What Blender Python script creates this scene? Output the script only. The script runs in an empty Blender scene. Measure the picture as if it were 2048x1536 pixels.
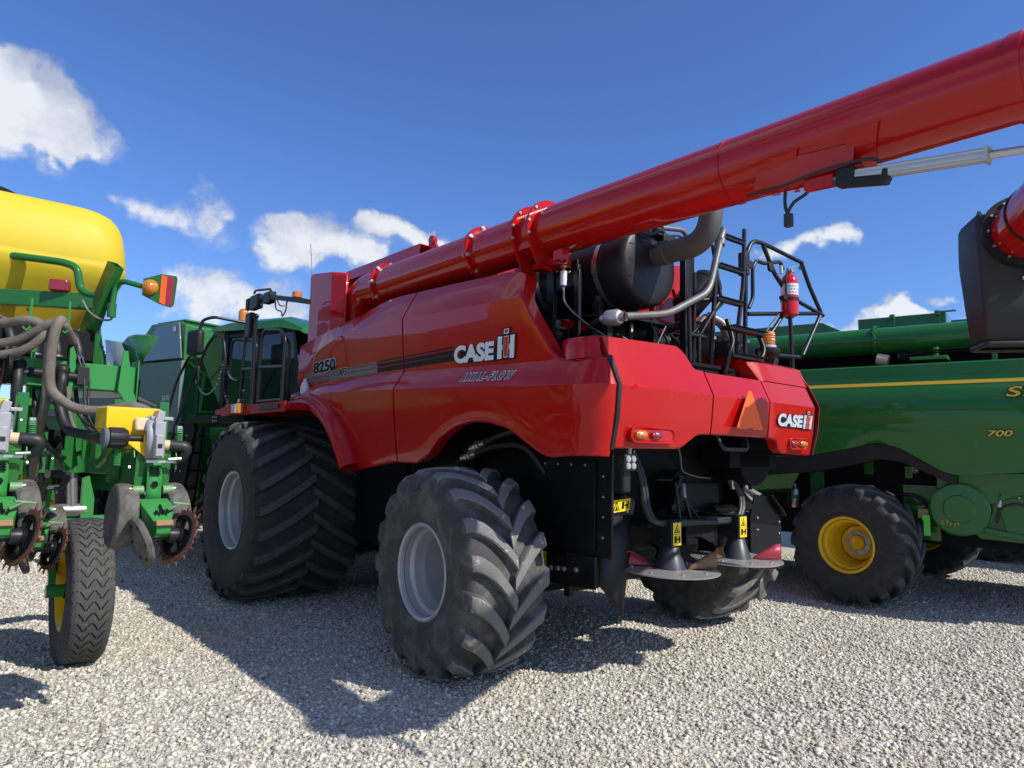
import bpy, bmesh, math, random
import numpy as np
from math import sin, cos, tan, pi, radians, sqrt, atan2
from mathutils import Vector, Matrix
random.seed(7)
rng = np.random.default_rng(11)
SC = bpy.context.scene
COL = SC.collection

# ------------------------------------------------------------------ mesh builder
def V3(p): return Vector((float(p[0]), float(p[1]), float(p[2])))
def frame(n):
    n = V3(n).normalized()
    a = Vector((0, 0, 1)) if abs(n.z) < .9 else Vector((1, 0, 0))
    x = a.cross(n).normalized(); y = n.cross(x)
    return x, y, n
def fillet(pts, r, seg=5):
    """round the inner corners of a polyline"""
    pts = [V3(p) for p in pts]
    if r <= 0 or len(pts) < 3: return pts
    out = [pts[0]]
    for i in range(1, len(pts)-1):
        a, b, c = pts[i-1], pts[i], pts[i+1]
        d0, d1 = (a-b), (c-b)
        l = min(r, d0.length*.45, d1.length*.45)
        p, q = b+d0.normalized()*l, b+d1.normalized()*l
        for k in range(seg+1):
            t = k/seg
            out.append((1-t)**2*p + 2*t*(1-t)*b + t*t*q)
    out.append(pts[-1])
    return out
def spline(pts, n=8):
    """Catmull-Rom through the points"""
    P = [V3(p) for p in pts]; P = [2*P[0]-P[1]]+P+[2*P[-1]-P[-2]]
    o = []
    for i in range(1, len(P)-2):
        for k in range(n):
            t = k/n
            o.append(.5*((2*P[i])+(P[i+1]-P[i-1])*t+(2*P[i-1]-5*P[i]+4*P[i+1]-P[i+2])*t*t+(3*P[i]-P[i-1]-3*P[i+1]+P[i+2])*t**3))
    o.append(P[-2]); return o

XF = [None]
SPLIT = set('side_shield hydraulic_coupling hydraulic_hose hose_fitting bracket_casting rubber_hose hose_clamp coolant_pipe rail_latch roof_light latch frame_bracket mounting_plate hose_elbow frame_plate tube_rest hose_hook outlet_hose pivot_pin down_spring opener_disc axle wiring_loom cable safety_chain engine_parts bay_post chassis cab_pillar toolbar adjuster_slots chopper_housing lens notches belt_marks seat ladder_step tank_post red_bracket rear_shroud spreader_strut deck_piping sensor_block cap_wiring bay_panel filter_bowl hose_bundle spreader_frame rest_bracket filter_bracket clamp_strap rear_shield step_rail'.split())
class MB:
    def __init__(s): s.v = []; s.f = []; s.m = []
    def add(s, vs, fs, m=0):
        o = len(s.v)
        s.v += [tuple(v) for v in vs]
        s.f += [tuple(i+o for i in f) for f in fs]
        s.m += [m]*len(fs); return s
    def box(s, c, size, m=0, rot=None):
        x, y, z = [a/2 for a in size]
        R = rot if rot else Matrix.Identity(3)
        vs = [V3(c)+R@Vector((i*x, j*y, k*z)) for i in (-1, 1) for j in (-1, 1) for k in (-1, 1)]
        return s.add(vs, [(0,1,3,2),(4,6,7,5),(0,4,5,1),(2,3,7,6),(0,2,6,4),(1,5,7,3)], m)
    def bx(s, a, b, m=0):
        return s.box([(a[i]+b[i])/2 for i in range(3)], [abs(a[i]-b[i]) for i in range(3)], m)
    def bar(s, p0, p1, w, h, m=0, up=(0, 0, 1)):
        """rectangular bar from p0 to p1"""
        p0, p1 = V3(p0), V3(p1); d = (p1-p0); n = d.normalized(); u = V3(up)
        x = n.cross(u)
        if x.length < 1e-4: x = n.cross(Vector((1, 0, 0)))
        x.normalize(); y = x.cross(n)
        R = Matrix((x, n, y)).transposed()
        return s.box((p0+p1)/2, (w, d.length, h), m, R)
    def prism(s, poly, ax, a, b, m=0):
        """polygon (2D) extruded along axis ax ('u','v','z') from a to b; poly coords are the two other axes in order"""
        n = len(poly)
        def mk(p, c):
            return {'u': (c, p[0], p[1]), 'v': (p[0], c, p[1]), 'z': (p[0], p[1], c)}[ax]
        vs = [mk(p, a) for p in poly]+[mk(p, b) for p in poly]
        ar = sum(poly[i][0]*poly[(i+1) % n][1]-poly[(i+1) % n][0]*poly[i][1] for i in range(n))
        fl = (ar > 0) ^ (b < a) ^ (ax == 'v')
        fs = [tuple(range(n)), tuple(range(2*n-1, n-1, -1))]+[(i, i+n, (i+1) % n+n, (i+1) % n) for i in range(n)]
        if fl: fs = [tuple(reversed(f)) for f in fs]
        return s.add(vs, fs, m)
    def tube(s, pts, r, n=10, fil=0, m=0, caps=True, closed=False, rads=None, seg=5):
        P = fillet(pts, fil, seg) if fil else [V3(p) for p in pts]
        if closed: P = P+[P[0], P[1]]
        N = len(P); vs = []; px = None
        for i in range(N):
            t = (P[min(i+1, N-1)]-P[max(i-1, 0)])
            if t.length < 1e-9: t = Vector((0, 0, 1))
            t.normalize()
            if px is None: x, y, _ = frame(t)
            else:
                x = px-t*px.dot(t)
                if x.length < 1e-6: x, y, _ = frame(t)
                x.normalize(); y = t.cross(x)
            px = x
            rr = rads[i] if rads else r
            for k in range(n):
                a = 2*pi*k/n
                vs.append(P[i]+x*(rr*cos(a))+y*(rr*sin(a)))
        fs = []
        for i in range(N-1):
            for k in range(n):
                k2 = (k+1) % n
                fs.append((i*n+k, i*n+k2, (i+1)*n+k2, (i+1)*n+k))
        if caps and not closed:
            fs.append(tuple(range(n-1, -1, -1))); fs.append(tuple((N-1)*n+k for k in range(n)))
        return s.add(vs, fs, m)
    def cyl(s, p0, p1, r, r1=None, n=16, m=0, caps=True):
        return s.tube([p0, p1], r, n, m=m, caps=caps, rads=[r, r if r1 is None else r1])
    def lathe(s, prof, c=(0, 0, 0), ax=(0, 0, 1), n=32, m=0, ms=None, closed=False):
        """prof: list of (radius, height along ax)"""
        x, y, z = frame(ax); c = V3(c); K = len(prof); vs = []
        for (r, h) in prof:
            for k in range(n):
                a = 2*pi*k/n
                vs.append(c+z*h+x*(r*cos(a))+y*(r*sin(a)))
        o = len(s.v); s.v += [tuple(v) for v in vs]
        for i in range(K if closed else K-1):
            i2 = (i+1) % K
            for k in range(n):
                k2 = (k+1) % n
                f = (o+i*n+k, o+i*n+k2, o+i2*n+k2, o+i2*n+k)
                s.f.append(f); s.m.append(ms[i] if ms else m)
        return s
    def disc(s, c, ax, r, n=32, m=0):
        x, y, z = frame(ax)
        return s.add([V3(c)+x*(r*cos(2*pi*k/n))+y*(r*sin(2*pi*k/n)) for k in range(n)], [tuple(range(n))], m)
    def ball(s, c, r, m=0, n=12, k=8):
        return s.lathe([(max(1e-4, sin(pi*i/k))*r, -cos(pi*i/k)*r) for i in range(k+1)], c, (0, 0, 1), n, m)
    def loft(s, rows, m=0, closed=False, flip=False, caps=False):
        R = len(rows); K = len(rows[0]); vs = [p for r in rows for p in r]; fs = []
        for i in range(R-1):
            for k in range(K if closed else K-1):
                k2 = (k+1) % K
                f = (i*K+k, i*K+k2, (i+1)*K+k2, (i+1)*K+k)
                fs.append(tuple(reversed(f)) if flip else f)
        if caps:
            a = tuple(range(K-1, -1, -1)); b = tuple((R-1)*K+k for k in range(K))
            fs += [tuple(reversed(a)), tuple(reversed(b))] if flip else [a, b]
        return s.add(vs, fs, m)
    def bolts(s, pts, n, r=.012, h=.008, m=0):
        n = V3(n).normalized()
        for p in pts: s.tube([V3(p)-n*.002, V3(p)+n*h], r, 6, m=m)
        return s
    def pieces(s, tol=.012):
        """clusters of faces that touch one another, as builders of their own"""
        n = len(s.v); par = list(range(n))
        def find(a):
            while par[a] != a: par[a] = par[par[a]]; a = par[a]
            return a
        for f in s.f:
            for k in f[1:]: par[find(k)] = find(f[0])
        isl = {}
        for i in range(n): isl.setdefault(find(i), []).append(i)
        B = [(k, [min(s.v[i][j] for i in ids)-tol for j in range(3)], [max(s.v[i][j] for i in ids)+tol for j in range(3)]) for k, ids in isl.items()]
        for i in range(len(B)):
            for j in range(i):
                if all(B[i][1][q] < B[j][2][q] and B[j][1][q] < B[i][2][q] for q in range(3)): par[find(B[i][0])] = find(B[j][0])
        out = {}
        for f, m in zip(s.f, s.m):
            b, mp = out.setdefault(find(f[0]), (MB(), {}))
            for i in f:
                if i not in mp: mp[i] = len(b.v); b.v.append(s.v[i])
            b.f.append(tuple(mp[i] for i in f)); b.m.append(m)
        return [b for b, _ in out.values()]
    def build(s, name, mats, parent=None, bevel=0, smooth=35, solid=0, seg=2, fix=True, off=-1):
        if XF[0]: s.v = [XF[0](p) for p in s.v]
        if name in SPLIT:
            ps = s.pieces()
            if len(ps) > 1:
                XF_keep, XF[0] = XF[0], None; nm = name; SPLIT.discard(name)
                r = [b.build(nm, mats, parent, bevel, smooth, solid, seg, fix, off) for b in ps]
                XF[0] = XF_keep; SPLIT.add(name); return r[0]
        me = bpy.data.meshes.new(name)
        me.from_pydata(s.v, [], s.f)
        if not isinstance(mats, (list, tuple)): mats = [mats]
        for mm in mats: me.materials.append(mm)
        if len(mats) > 1: me.polygons.foreach_set('material_index', s.m)
        if fix:
            b = bmesh.new(); b.from_mesh(me)
            bmesh.ops.recalc_face_normals(b, faces=b.faces); b.to_mesh(me); b.free()
        if smooth:
            me.polygons.foreach_set('use_smooth', [True]*len(me.polygons))
            me.set_sharp_from_angle(angle=radians(smooth))
        me.update()
        o = bpy.data.objects.new(name, me); COL.objects.link(o)
        if parent: o.parent = parent
        if solid:
            md = o.modifiers.new('thick', 'SOLIDIFY'); md.thickness = solid; md.offset = off; md.use_even_offset = False
        if bevel:
            md = o.modifiers.new('bevel', 'BEVEL'); md.width = bevel; md.segments = seg; md.limit_method = 'ANGLE'
            md.angle_limit = radians(35); md.harden_normals = False
        return o

def tag(o, label=None, cat=None, group=None, kind=None):
    if label: o['label'] = label
    if cat: o['category'] = cat
    if group: o['group'] = group
    if kind: o['kind'] = kind
    return o
def empty(name, loc, rz=0, label=None, cat=None, group=None):
    o = bpy.data.objects.new(name, None); COL.objects.link(o); o.empty_display_size = .2
    o.location = loc; o.rotation_euler = (0, 0, rz)
    return tag(o, label, cat, group)

# ------------------------------------------------------------------ materials
def newmat(name):
    m = bpy.data.materials.new(name); m.use_nodes = True
    nt = m.node_tree; b = nt.nodes['Principled BSDF']
    return m, nt, b
def nd(nt, t, **k):
    n = nt.nodes.new(t)
    for a, b in k.items():
        if a in n.inputs.keys(): n.inputs[a].default_value = b
        else: setattr(n, a, b)
    return n
def ramp(nt, fac, stops):
    r = nt.nodes.new('ShaderNodeValToRGB'); e = r.color_ramp.elements
    while len(e) < len(stops): e.new(.5)
    for i, (p, c) in enumerate(stops):
        e[i].position = p; e[i].color = (c[0], c[1], c[2], 1) if hasattr(c, '__len__') else (c, c, c, 1)
    nt.links.new(fac, r.inputs[0]); return r.outputs[0]
def coords(nt): return nt.nodes.new('ShaderNodeTexCoord').outputs['Object']
def noise(nt, scale, detail=4, rough=.55, co=None, dist=0):
    n = nd(nt, 'ShaderNodeTexNoise', Scale=scale, Detail=detail, Roughness=rough, Distortion=dist)
    nt.links.new(co if co else coords(nt), n.inputs['Vector']); return n.outputs['Fac']
def mixc(nt, fac, a, b, mode='MIX'):
    n = nt.nodes.new('ShaderNodeMix'); n.data_type = 'RGBA'; n.blend_type = mode
    for sock, val in ((n.inputs[0], fac), (n.inputs[6], a), (n.inputs[7], b)):
        if hasattr(val, 'is_linked') or hasattr(val, 'links'): nt.links.new(val, sock)
        elif hasattr(val, '__len__'): sock.default_value = (val[0], val[1], val[2], 1)
        else: sock.default_value = val
    return n.outputs[2]
def math_(nt, op, a, b=0, c=None, clamp=False):
    n = nt.nodes.new('ShaderNodeMath'); n.operation = op; n.use_clamp = clamp
    for i, val in enumerate([a, b] if c is None else [a, b, c]):
        if hasattr(val, 'links'): nt.links.new(val, n.inputs[i])
        else: n.inputs[i].default_value = val
    return n.outputs[0]
def bump(nt, b, h, strength=.3, dist=.01):
    n = nd(nt, 'ShaderNodeBump', Strength=strength, Distance=dist)
    nt.links.new(h, n.inputs['Height']); nt.links.new(n.outputs[0], b.inputs['Normal'])

def paint(name, col, rough=.22, coat=1.0, dust=.12, dustcol=(.32, .28, .22), metal=0, wave=.0, scr=0):
    m, nt, b = newmat(name)
    co = coords(nt)
    n1 = noise(nt, 2.3, 5, .6, co); n2 = noise(nt, 38, 4, .7, co)
    f = math_(nt, 'MULTIPLY', ramp(nt, n1, [(.42, 0), (.75, 1)]), ramp(nt, n2, [(.35, .15), (.8, 1)]))
    f = math_(nt, 'MULTIPLY', f, dust)
    c = mixc(nt, f, col, dustcol)
    if scr:     # fine rubbed scratches running down the panel, in patches
        mp = nt.nodes.new('ShaderNodeMapping'); mp.inputs['Scale'].default_value = (95, 95, 2.2); nt.links.new(co, mp.inputs[0])
        sc = ramp(nt, noise(nt, 1, 3, .6, mp.outputs[0]), [(.68, 0), (.74, 1)]); pat = ramp(nt, noise(nt, 1.7, 3, .5, co), [(.52, 0), (.66, 1)])
        c = mixc(nt, math_(nt, 'MULTIPLY', math_(nt, 'MULTIPLY', sc, pat), scr), c, (.62, .30, .28))
    nt.links.new(c, b.inputs['Base Color'])
    r = math_(nt, 'ADD', math_(nt, 'MULTIPLY', f, 2.2), rough, clamp=True)
    nt.links.new(r, b.inputs['Roughness'])
    b.inputs['Metallic'].default_value = metal
    b.inputs['Coat Weight'].default_value = coat; b.inputs['Coat IOR'].default_value = 1.42; b.inputs['Specular IOR Level'].default_value = .12
    cr = math_(nt, 'ADD', math_(nt, 'MULTIPLY', f, 1.2), .03, clamp=True)
    nt.links.new(cr, b.inputs['Coat Roughness'])
    if wave:
        w = noise(nt, 5, 2, .4, co); bump(nt, b, w, wave, .02)
        nt.links.new(b.inputs['Normal'].links[0].from_socket, b.inputs['Coat Normal'])
    return m
def plain(name, col, rough=.5, metal=0, var=.25, scale=25, bumpy=0, spec=.5):
    m, nt, b = newmat(name); co = coords(nt)
    n = noise(nt, scale, 5, .65, co)
    c = mixc(nt, n, [x*(1-var) for x in col], [min(1, x*(1+var)) for x in col])
    nt.links.new(c, b.inputs['Base Color'])
    nt.links.new(ramp(nt, n, [(.2, max(0, rough-.08)), (.8, min(1, rough+.08))]), b.inputs['Roughness'])
    b.inputs['Metallic'].default_value = metal
    b.inputs['Specular IOR Level'].default_value = spec
    if bumpy: bump(nt, b, n, bumpy, .004)
    return m
def rubber(name, col, dusty, amt, scale=9, lo=.45, hi=.72):
    m, nt, b = newmat(name); co = coords(nt)
    n1 = noise(nt, scale, 8, .7, co, .4); n2 = noise(nt, 90, 5, .7, co)
    f = math_(nt, 'MULTIPLY', ramp(nt, n1, [(lo, 0), (hi, 1)]), amt)
    g = mixc(nt, n2, [x*.65 for x in col], [x*1.4 for x in col])
    c = mixc(nt, f, g, dusty)
    nt.links.new(c, b.inputs['Base Color']); b.inputs['Roughness'].default_value = .78
    b.inputs['Specular IOR Level'].default_value = .3
    h = math_(nt, 'ADD', n2, math_(nt, 'MULTIPLY', n1, .8)); bump(nt, b, h, .5, .008)
    return m
def lens(name, col, emis=0):
    m, nt, b = newmat(name)
    w = nd(nt, 'ShaderNodeTexWave', Scale=45, Distortion=1.5); nt.links.new(coords(nt), w.inputs['Vector'])
    nt.links.new(mixc(nt, w.outputs['Fac'], [x*.55 for x in col], col), b.inputs['Base Color'])
    b.inputs['Roughness'].default_value = .12; b.inputs['Coat Weight'].default_value = 1
    b.inputs['Transmission Weight'].default_value = .25
    bump(nt, b, w.outputs['Fac'], .3, .004)
    return m

M = {}
M['red_matte'] = paint('red_step_paint', (.34, .006, .007), .55, .08, .1)
M['red'] = paint('red_paint', (.42, .0040, .0035), .3, .68, .05, wave=.006, scr=.35)
M['red_tube'] = paint('red_tube_paint', (.41, .0045, .0045), .28, .9, .035, wave=.02)
M['green'] = paint('green_paint', (.018, .135, .026), .3, .85, .05, wave=.008)
M['green_old'] = paint('weathered_green_paint', (.024, .15, .036), .38, .7, .14)
M['green_sky_sheen'] = paint('dusty_sky_sheen_green', (.15, .20, .205), .30, 1, .25, (.26, .26, .24))  # grey-blue sky reflection mixed into the base colour of dusty green panels
M['green_lt'] = paint('bright_green_paint', (.035, .23, .05), .4, .5, .12)
M['yellow'] = paint('yellow_paint', (.80, .50, .012), .35, .6, .12)
M['poly'] = plain('yellow_polyethylene', (.60, .455, .033), .50, 0, .05, 7, spec=.2)
M['stripe_y'] = plain('yellow_stripe_vinyl', (.72, .46, .03), .4, 0, .05)
M['stripe_c'] = plain('cream_stripe_vinyl', (.55, .50, .30), .5, 0, .08)
M['black'] = paint('black_paint', (.008, .008, .0095), .38, .3, .06, (.2, .18, .15))
M['satin'] = plain('satin_black_steel', (.010, .010, .012), .38, 0, .3, 30, spec=.4)
M['dark'] = plain('dark_machinery', (.006, .006, .007), .6, 0, .5, 12, spec=.15)
M['plastic'] = plain('black_plastic', (.014, .0145, .016), .5, 0, .25, 40, .08, spec=.3)
M['motor'] = plain('grey_motor_plastic', (.12, .12, .125), .45, .2, .25, 40, .08)
M['can'] = plain('charcoal_canister', (.016, .0165, .019), .42, 0, .2, 8, spec=.3)
M['grey'] = plain('grey_casting', (.20, .20, .20), .5, .3, .25, 30, .1)
M['steel'] = plain('zinc_steel', (.52, .51, .49), .35, .85, .2, 40)
M['alu'] = plain('brushed_aluminium', (.50, .50, .49), .42, .6, .1, 60)
M['cast'] = plain('pale_grey_casting', (.33, .34, .35), .45, .3, .12, 40, .06)
M['exh'] = plain('aluminised_exhaust', (.17, .165, .158), .5, .6, .35, 14)
M['rim'] = paint('silver_rim_paint', (.42, .43, .44), .35, .4, .12, metal=.35)
M['disc'] = plain('worn_steel_disc', (.42, .41, .40), .38, .55, .25, 9, .04)
M['rust'] = plain('rusty_iron', (.115, .052, .030), .85, .1, .6, 16, .5)
M['rustplate'] = plain('rusty_worn_plate', (.26, .15, .075), .7, .3, .5, 30, .3)
M['worn_green'] = plain('worn_green_steel', (.16, .30, .14), .6, .1, .4, 30, .15)
M['tyre'] = rubber('tyre_rubber', (.058, .057, .056), (.26, .25, .225), .5, 5)
M['lug'] = rubber('tyre_lug_rubber', (.175, .171, .162), (.62, .53, .38), .85, 6, .57, .63)
M['tyre_d'] = rubber('dark_tyre_rubber', (.034, .034, .035), (.09, .085, .078), .4)
M['lug_d'] = rubber('dark_tyre_lug_rubber', (.066, .065, .064), (.17, .16, .14), .5)
M['roadtyre'] = rubber('road_tyre_rubber', (.060, .060, .059), (.15, .145, .13), .45, 22)
M['gauge'] = rubber('dusty_wheel_rubber', (.055, .054, .052), (.20, .185, .155), .75, 14, .35, .7)
M['hose'] = rubber('dusty_hose_rubber', (.13, .115, .10), (.24, .21, .17), .7, 18, .4, .7)
M['hose_b'] = plain('black_hose', (.018, .018, .019), .5, 0, .3, 40)
M['spout'] = plain('black_spout_rubber', (.020, .021, .022), .55, 0, .22, 3)
M['white'] = plain('white_vinyl', (.72, .73, .74), .4, 0, .06)
M['silver_v'] = plain('silver_vinyl', (.55, .58, .62), .35, .2, .06)
M['black_v'] = plain('black_vinyl', (.008, .009, .011), .5, 0, .1, spec=.2)
M['grey_v'] = plain('grey_vinyl', (.15, .18, .20), .5, .1, .1, spec=.2)
M['red_v'] = plain('red_vinyl', (.55, .02, .02), .4, 0, .06)
M['ylabel'] = plain('yellow_label', (.85, .62, .01), .45, 0, .05)
M['orange_v'] = plain('fluorescent_orange', (1.0, .13, .012), .6, 0, .03)
M['orange_l'] = plain('orange_label', (.80, .20, .03), .5, 0, .05)
M['maroon_v'] = plain('red_reflective', (.33, .03, .05), .35, .1, .15, 60)
M['amber'] = lens('amber_lens', (.95, .30, .01))
M['clear_d'] = plain('grey_lamp_lens', (.32, .33, .33), .25, 0, .25, 120)
M['motor_d'] = plain('charcoal_cone', (.045, .047, .052), .42, .2, .25, 40)
M['redlens'] = lens('red_lens', (.40, .010, .02))
M['clear'] = lens('clear_lens', (.85, .86, .86))
M['beige'] = plain('beige_plastic', (.62, .48, .30), .5, 0, .1)
M['redpoly'] = plain('red_polyurethane', (.34, .03, .045), .42, 0, .12)
M['exting'] = paint('extinguisher_red', (.52, .010, .015), .25, 1, .0)
M['roof'] = plain('grey_metal_roof', (.20, .205, .22), .5, .2, .1, 1)
M['wall'] = plain('white_metal_wall', (.62, .63, .63), .5, .1, .06, 1)
def glassmat():
    m, nt, b = newmat('tinted_glass')
    b.inputs['Base Color'].default_value = (.03, .038, .04, 1); b.inputs['Roughness'].default_value = .02
    b.inputs['Transmission Weight'].default_value = .45; b.inputs['IOR'].default_value = 1.25
    b.inputs['Coat Weight'].default_value = .6
    return m
M['glass'] = glassmat()
def mesh_screen():
    m, nt, b = newmat('perforated_screen')
    v = nd(nt, 'ShaderNodeTexVoronoi', Scale=60); nt.links.new(coords(nt), v.inputs['Vector'])
    nt.links.new(ramp(nt, v.outputs['Distance'], [(.25, .004), (.4, .05)]), b.inputs['Base Color'])
    b.inputs['Roughness'].default_value = .6
    return m
M['screen'] = mesh_screen()

# ------------------------------------------------------------------ lettering
def text_mesh(txt, size, offset=0., shear=0., xs=1., space=1., res=4):
    """letter outlines as (verts2d, faces) from the built-in font"""
    cu = bpy.data.curves.new('lettering', 'FONT'); cu.body = txt; cu.size = size; cu.offset = offset
    cu.shear = shear; cu.resolution_u = res; cu.space_character = space; cu.fill_mode = 'FRONT'
    ob = bpy.data.objects.new('lettering', cu); COL.objects.link(ob)
    me = ob.to_mesh(); vs = [(v.co.x*xs, v.co.y) for v in me.vertices]; fs = [tuple(p.vertices) for p in me.polygons]
    ob.to_mesh_clear(); bpy.data.objects.remove(ob); bpy.data.curves.remove(cu)
    return vs, fs
def put2d(mb, vs, fs, o, ex, ey, lift, m=0, surf=None):
    """lay 2D faces on the plane (o, ex, ey), lifted along the normal; surf(p) can pull points on to a curved panel"""
    o, ex, ey = V3(o), V3(ex), V3(ey); n = ex.cross(ey).normalized()
    mb.add([o+ex*a+ey*b+n*lift for a, b in vs], fs, m); return mb
def poly2d(*pts): return list(pts), [tuple(range(len(pts)))]
# ------------------------------------------------------------------ wheels
def ag_tyre(R, W, rr, n, sweep, up, lugh=.055, axle=None, curve=1.5, lw=.058):
    """lugged tractor tyre, axle along x. up=+1: the bars meet highest at the rear, -1: lowest"""
    mb = MB(); H = R-lugh-rr; Rc = R-lugh; h = W/2
    half = [(rr-.01, .40*W), (rr+.02, .425*W), (rr+.10*H, .455*W), (rr+.16*H, .470*W), (rr+.17*H, .478*W), (rr+.20*H, .478*W), (rr+.21*H, .474*W), (rr+.35*H, .497*W), (rr+.55*H, .505*W), (rr+.74*H, .495*W), (Rc-.055, .475*W), (Rc-.022, .43*W), (Rc-.006, .30*W), (Rc, .12*W)]
    prof = [(r, -w) for r, w in half]+[(r, w) for r, w in reversed(half)]
    mb.lathe(prof, (0, 0, 0), (1, 0, 0), 96, 0)
    ws = [w for r, w in half][::-1]; rs = [r for r, w in half][::-1]
    def rc(w): return float(np.interp(abs(w), ws[:4], rs[:4]))
    st = [0, .14, .3, .46, .62, .78, .9, 1.0]
    for side in (-1, 1):
        for i in range(n):
            th0 = 2*pi*(i+(.5 if side > 0 else 0))/n
            rows = []; jit = random.uniform(-.004, .004)
            for t in st:
                w = side*(-.02*W+t*(.49*W)); e = 1-(1-t)**curve
                th = th0+up*sweep*e
                rb = rc(w)-.004; rt = rb+.004+lugh*(1.0 if t < .95 else .93)+jit
                bw = lw*(1+.12*t); tw = bw*.62
                rows.append((w, th, rb, rt, bw, tw))
            # wrap on to the side wall
            w = side*.505*W; th = th0+up*sweep*1.02
            rows.append((w, th, Rc-.10, Rc-.05, lw*1.0, lw*.7))
            w2 = side*.497*W
            rows.append((w2, th0+up*sweep*1.03, Rc-.115, Rc-.11, lw*.8, lw*.7))
            vs = []
            for (w, th, rb, rt, bw, tw) in rows:
                for (r, d, ww) in ((rb, -bw, w), (rt-.012, -tw-.006, w), (rt, -tw+.006, w), (rt, tw-.006, w), (rt-.012, tw+.006, w), (rb, bw, w)):
                    a = th+d/Rc
                    vs.append((ww if r < rt-.02 else ww, r*cos(a), r*sin(a)))
            K = 6; fs = []; ms = []
            for k in range(len(rows)-1):
                for j in range(K-1):
                    fs.append((k*K+j, k*K+j+1, (k+1)*K+j+1, (k+1)*K+j)); ms.append(1 if j in (1, 2, 3) and k < len(rows)-3 else 0)
            fs.append(tuple(range(K))); ms.append(0)
            fs.append(tuple((len(rows)-1)*K+j for j in range(K-1, -1, -1))); ms.append(0)
            o = len(mb.v); mb.v += vs; mb.f += [tuple(a+o for a in f) for f in fs]; mb.m += ms
    if axle:   # the loaded foot of the tyre lies flat and bulges a little
        out = []
        for (x, y, z) in mb.v:
            lim = -axle+.012
            if z < lim+.10:
                k = min(1, (lim+.10-z)/.10); x *= 1+.035*k
            if z < lim: z = lim-.3*(lim-z)*.2
            out.append((x, y, z))
        mb.v = out
    return mb
def ag_rim(rr, W, depth=.02):
    w = W*.43
    mb = MB()
    prof = [(rr+.030, -w-.004), (rr+.034, -w-.014), (rr+.022, -w-.022), (rr+.004, -w-.012), (rr-.006, -w+.02), (rr-.012, -w+.07), (rr-.034, -w+.085), (rr-.040, -w+.10), (rr-.040, -w+.15), (rr-.052, -w+.17), (rr-.056, -w+.2), (rr-.056, .0), (rr-.085, .10), (rr-.06, w-.16), (rr-.02, w-.10), (rr+.004, w+.012), (rr+.03, w+.02), (rr+.03, w)]
    mb.lathe(prof, (0, 0, 0), (1, 0, 0), 72, 0)
    return mb
def wheel(root, loc, R, W, rr, n, sweep, up, axle, tm, rm, side=-1, steer=0, hub='plain', proto=None, lw=.058, curve=1.5, lugh=.055):
    """part wheel (hub and disc) > sub-parts tyre, rim. side: -1 outer face towards -x"""
    if proto:
        w = proto.copy(); COL.objects.link(w); w.parent = root
        w.location = loc; w.rotation_euler = (0, 0, steer+(0 if side < 0 else pi))
        for ch in proto.children:
            c = ch.copy(); COL.objects.link(c); c.parent = w
        return w
    d = MB(); x0 = .13
    d.lathe([(rr-.088, x0-.006), (rr-.12, x0+.0), (.26, x0+.012), (.20, x0-.01), (.20, x0-.05), (0.001, x0-.05)], (0, 0, 0), (1, 0, 0), 56, 0)
    d.lathe([(rr-.088, x0+.012), (.24, x0+.03), (.15, x0+.05), (.12, x0+.35), (0.001, x0+.36)], (0, 0, 0), (1, 0, 0), 40, 0)
    if hub == 'jd':
        d.lathe([(.155, x0-.05), (.15, x0-.062), (.095, x0-.064), (.09, x0-.10), (.07, x0-.12), (.001, x0-.123)], (0, 0, 0), (1, 0, 0), 40, ms=[1, 1, 1, 0, 0])
        for k in range(8):
            a = 2*pi*k/8+.2
            d.cyl((x0-.06, .125*cos(a), .125*sin(a)), (x0-.085, .125*cos(a), .125*sin(a)), .017, n=6, m=2)
    else:
        for k in range(10):
            a = 2*pi*k/10
            d.cyl((x0-.05, .15*cos(a), .15*sin(a)), (x0-.075, .15*cos(a), .15*sin(a)), .016, n=6, m=1)
    w = d.build('wheel', [rm, M['steel'], M['steel']], root)
    ag_tyre(R, W, rr, n, sweep, up, axle=axle, lw=lw, curve=curve, lugh=lugh).build('tyre', tm, w, smooth=50)
    ag_rim(rr, W).build('rim', rm, w, smooth=40)
    w.location = loc; w.rotation_euler = (0, 0, steer+(0 if side < 0 else pi))
    return w
# ------------------------------------------------------------------ red combine harvester (local x right, y forward, z up)
YAW = radians(39.77)
RED = empty('combine_harvester', (-.705, 5.479, 0), YAW, 'large red combine harvester with its long red unloading tube swung out behind', 'combine harvester')
RB = [M['tyre'], M['lug']]
wr = wheel(RED, (.39, 0, .79), .80, .72, .335, 17, .40, -1, .775, RB, M['rim'], -1, radians(-3), curve=1.6, lw=.072, lugh=.066)
wheel(RED, (3.70, .05, .79), 0, 0, 0, 0, 0, 0, 0, RB, None, 1, radians(-3), proto=wr)
wf = wheel(RED, (.43, 3.72, .985), 1.035, 1.26, .415, 23, .36, 1, .985, [M['tyre_d'], M['lug_d']], M['rim'], -1, 0, lw=.062, curve=1.15, lugh=.05)
wheel(RED, (3.6, 3.72, .985), 0, 0, 0, 0, 0, 0, 0, RB, None, 1, 0, proto=wf)

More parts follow.
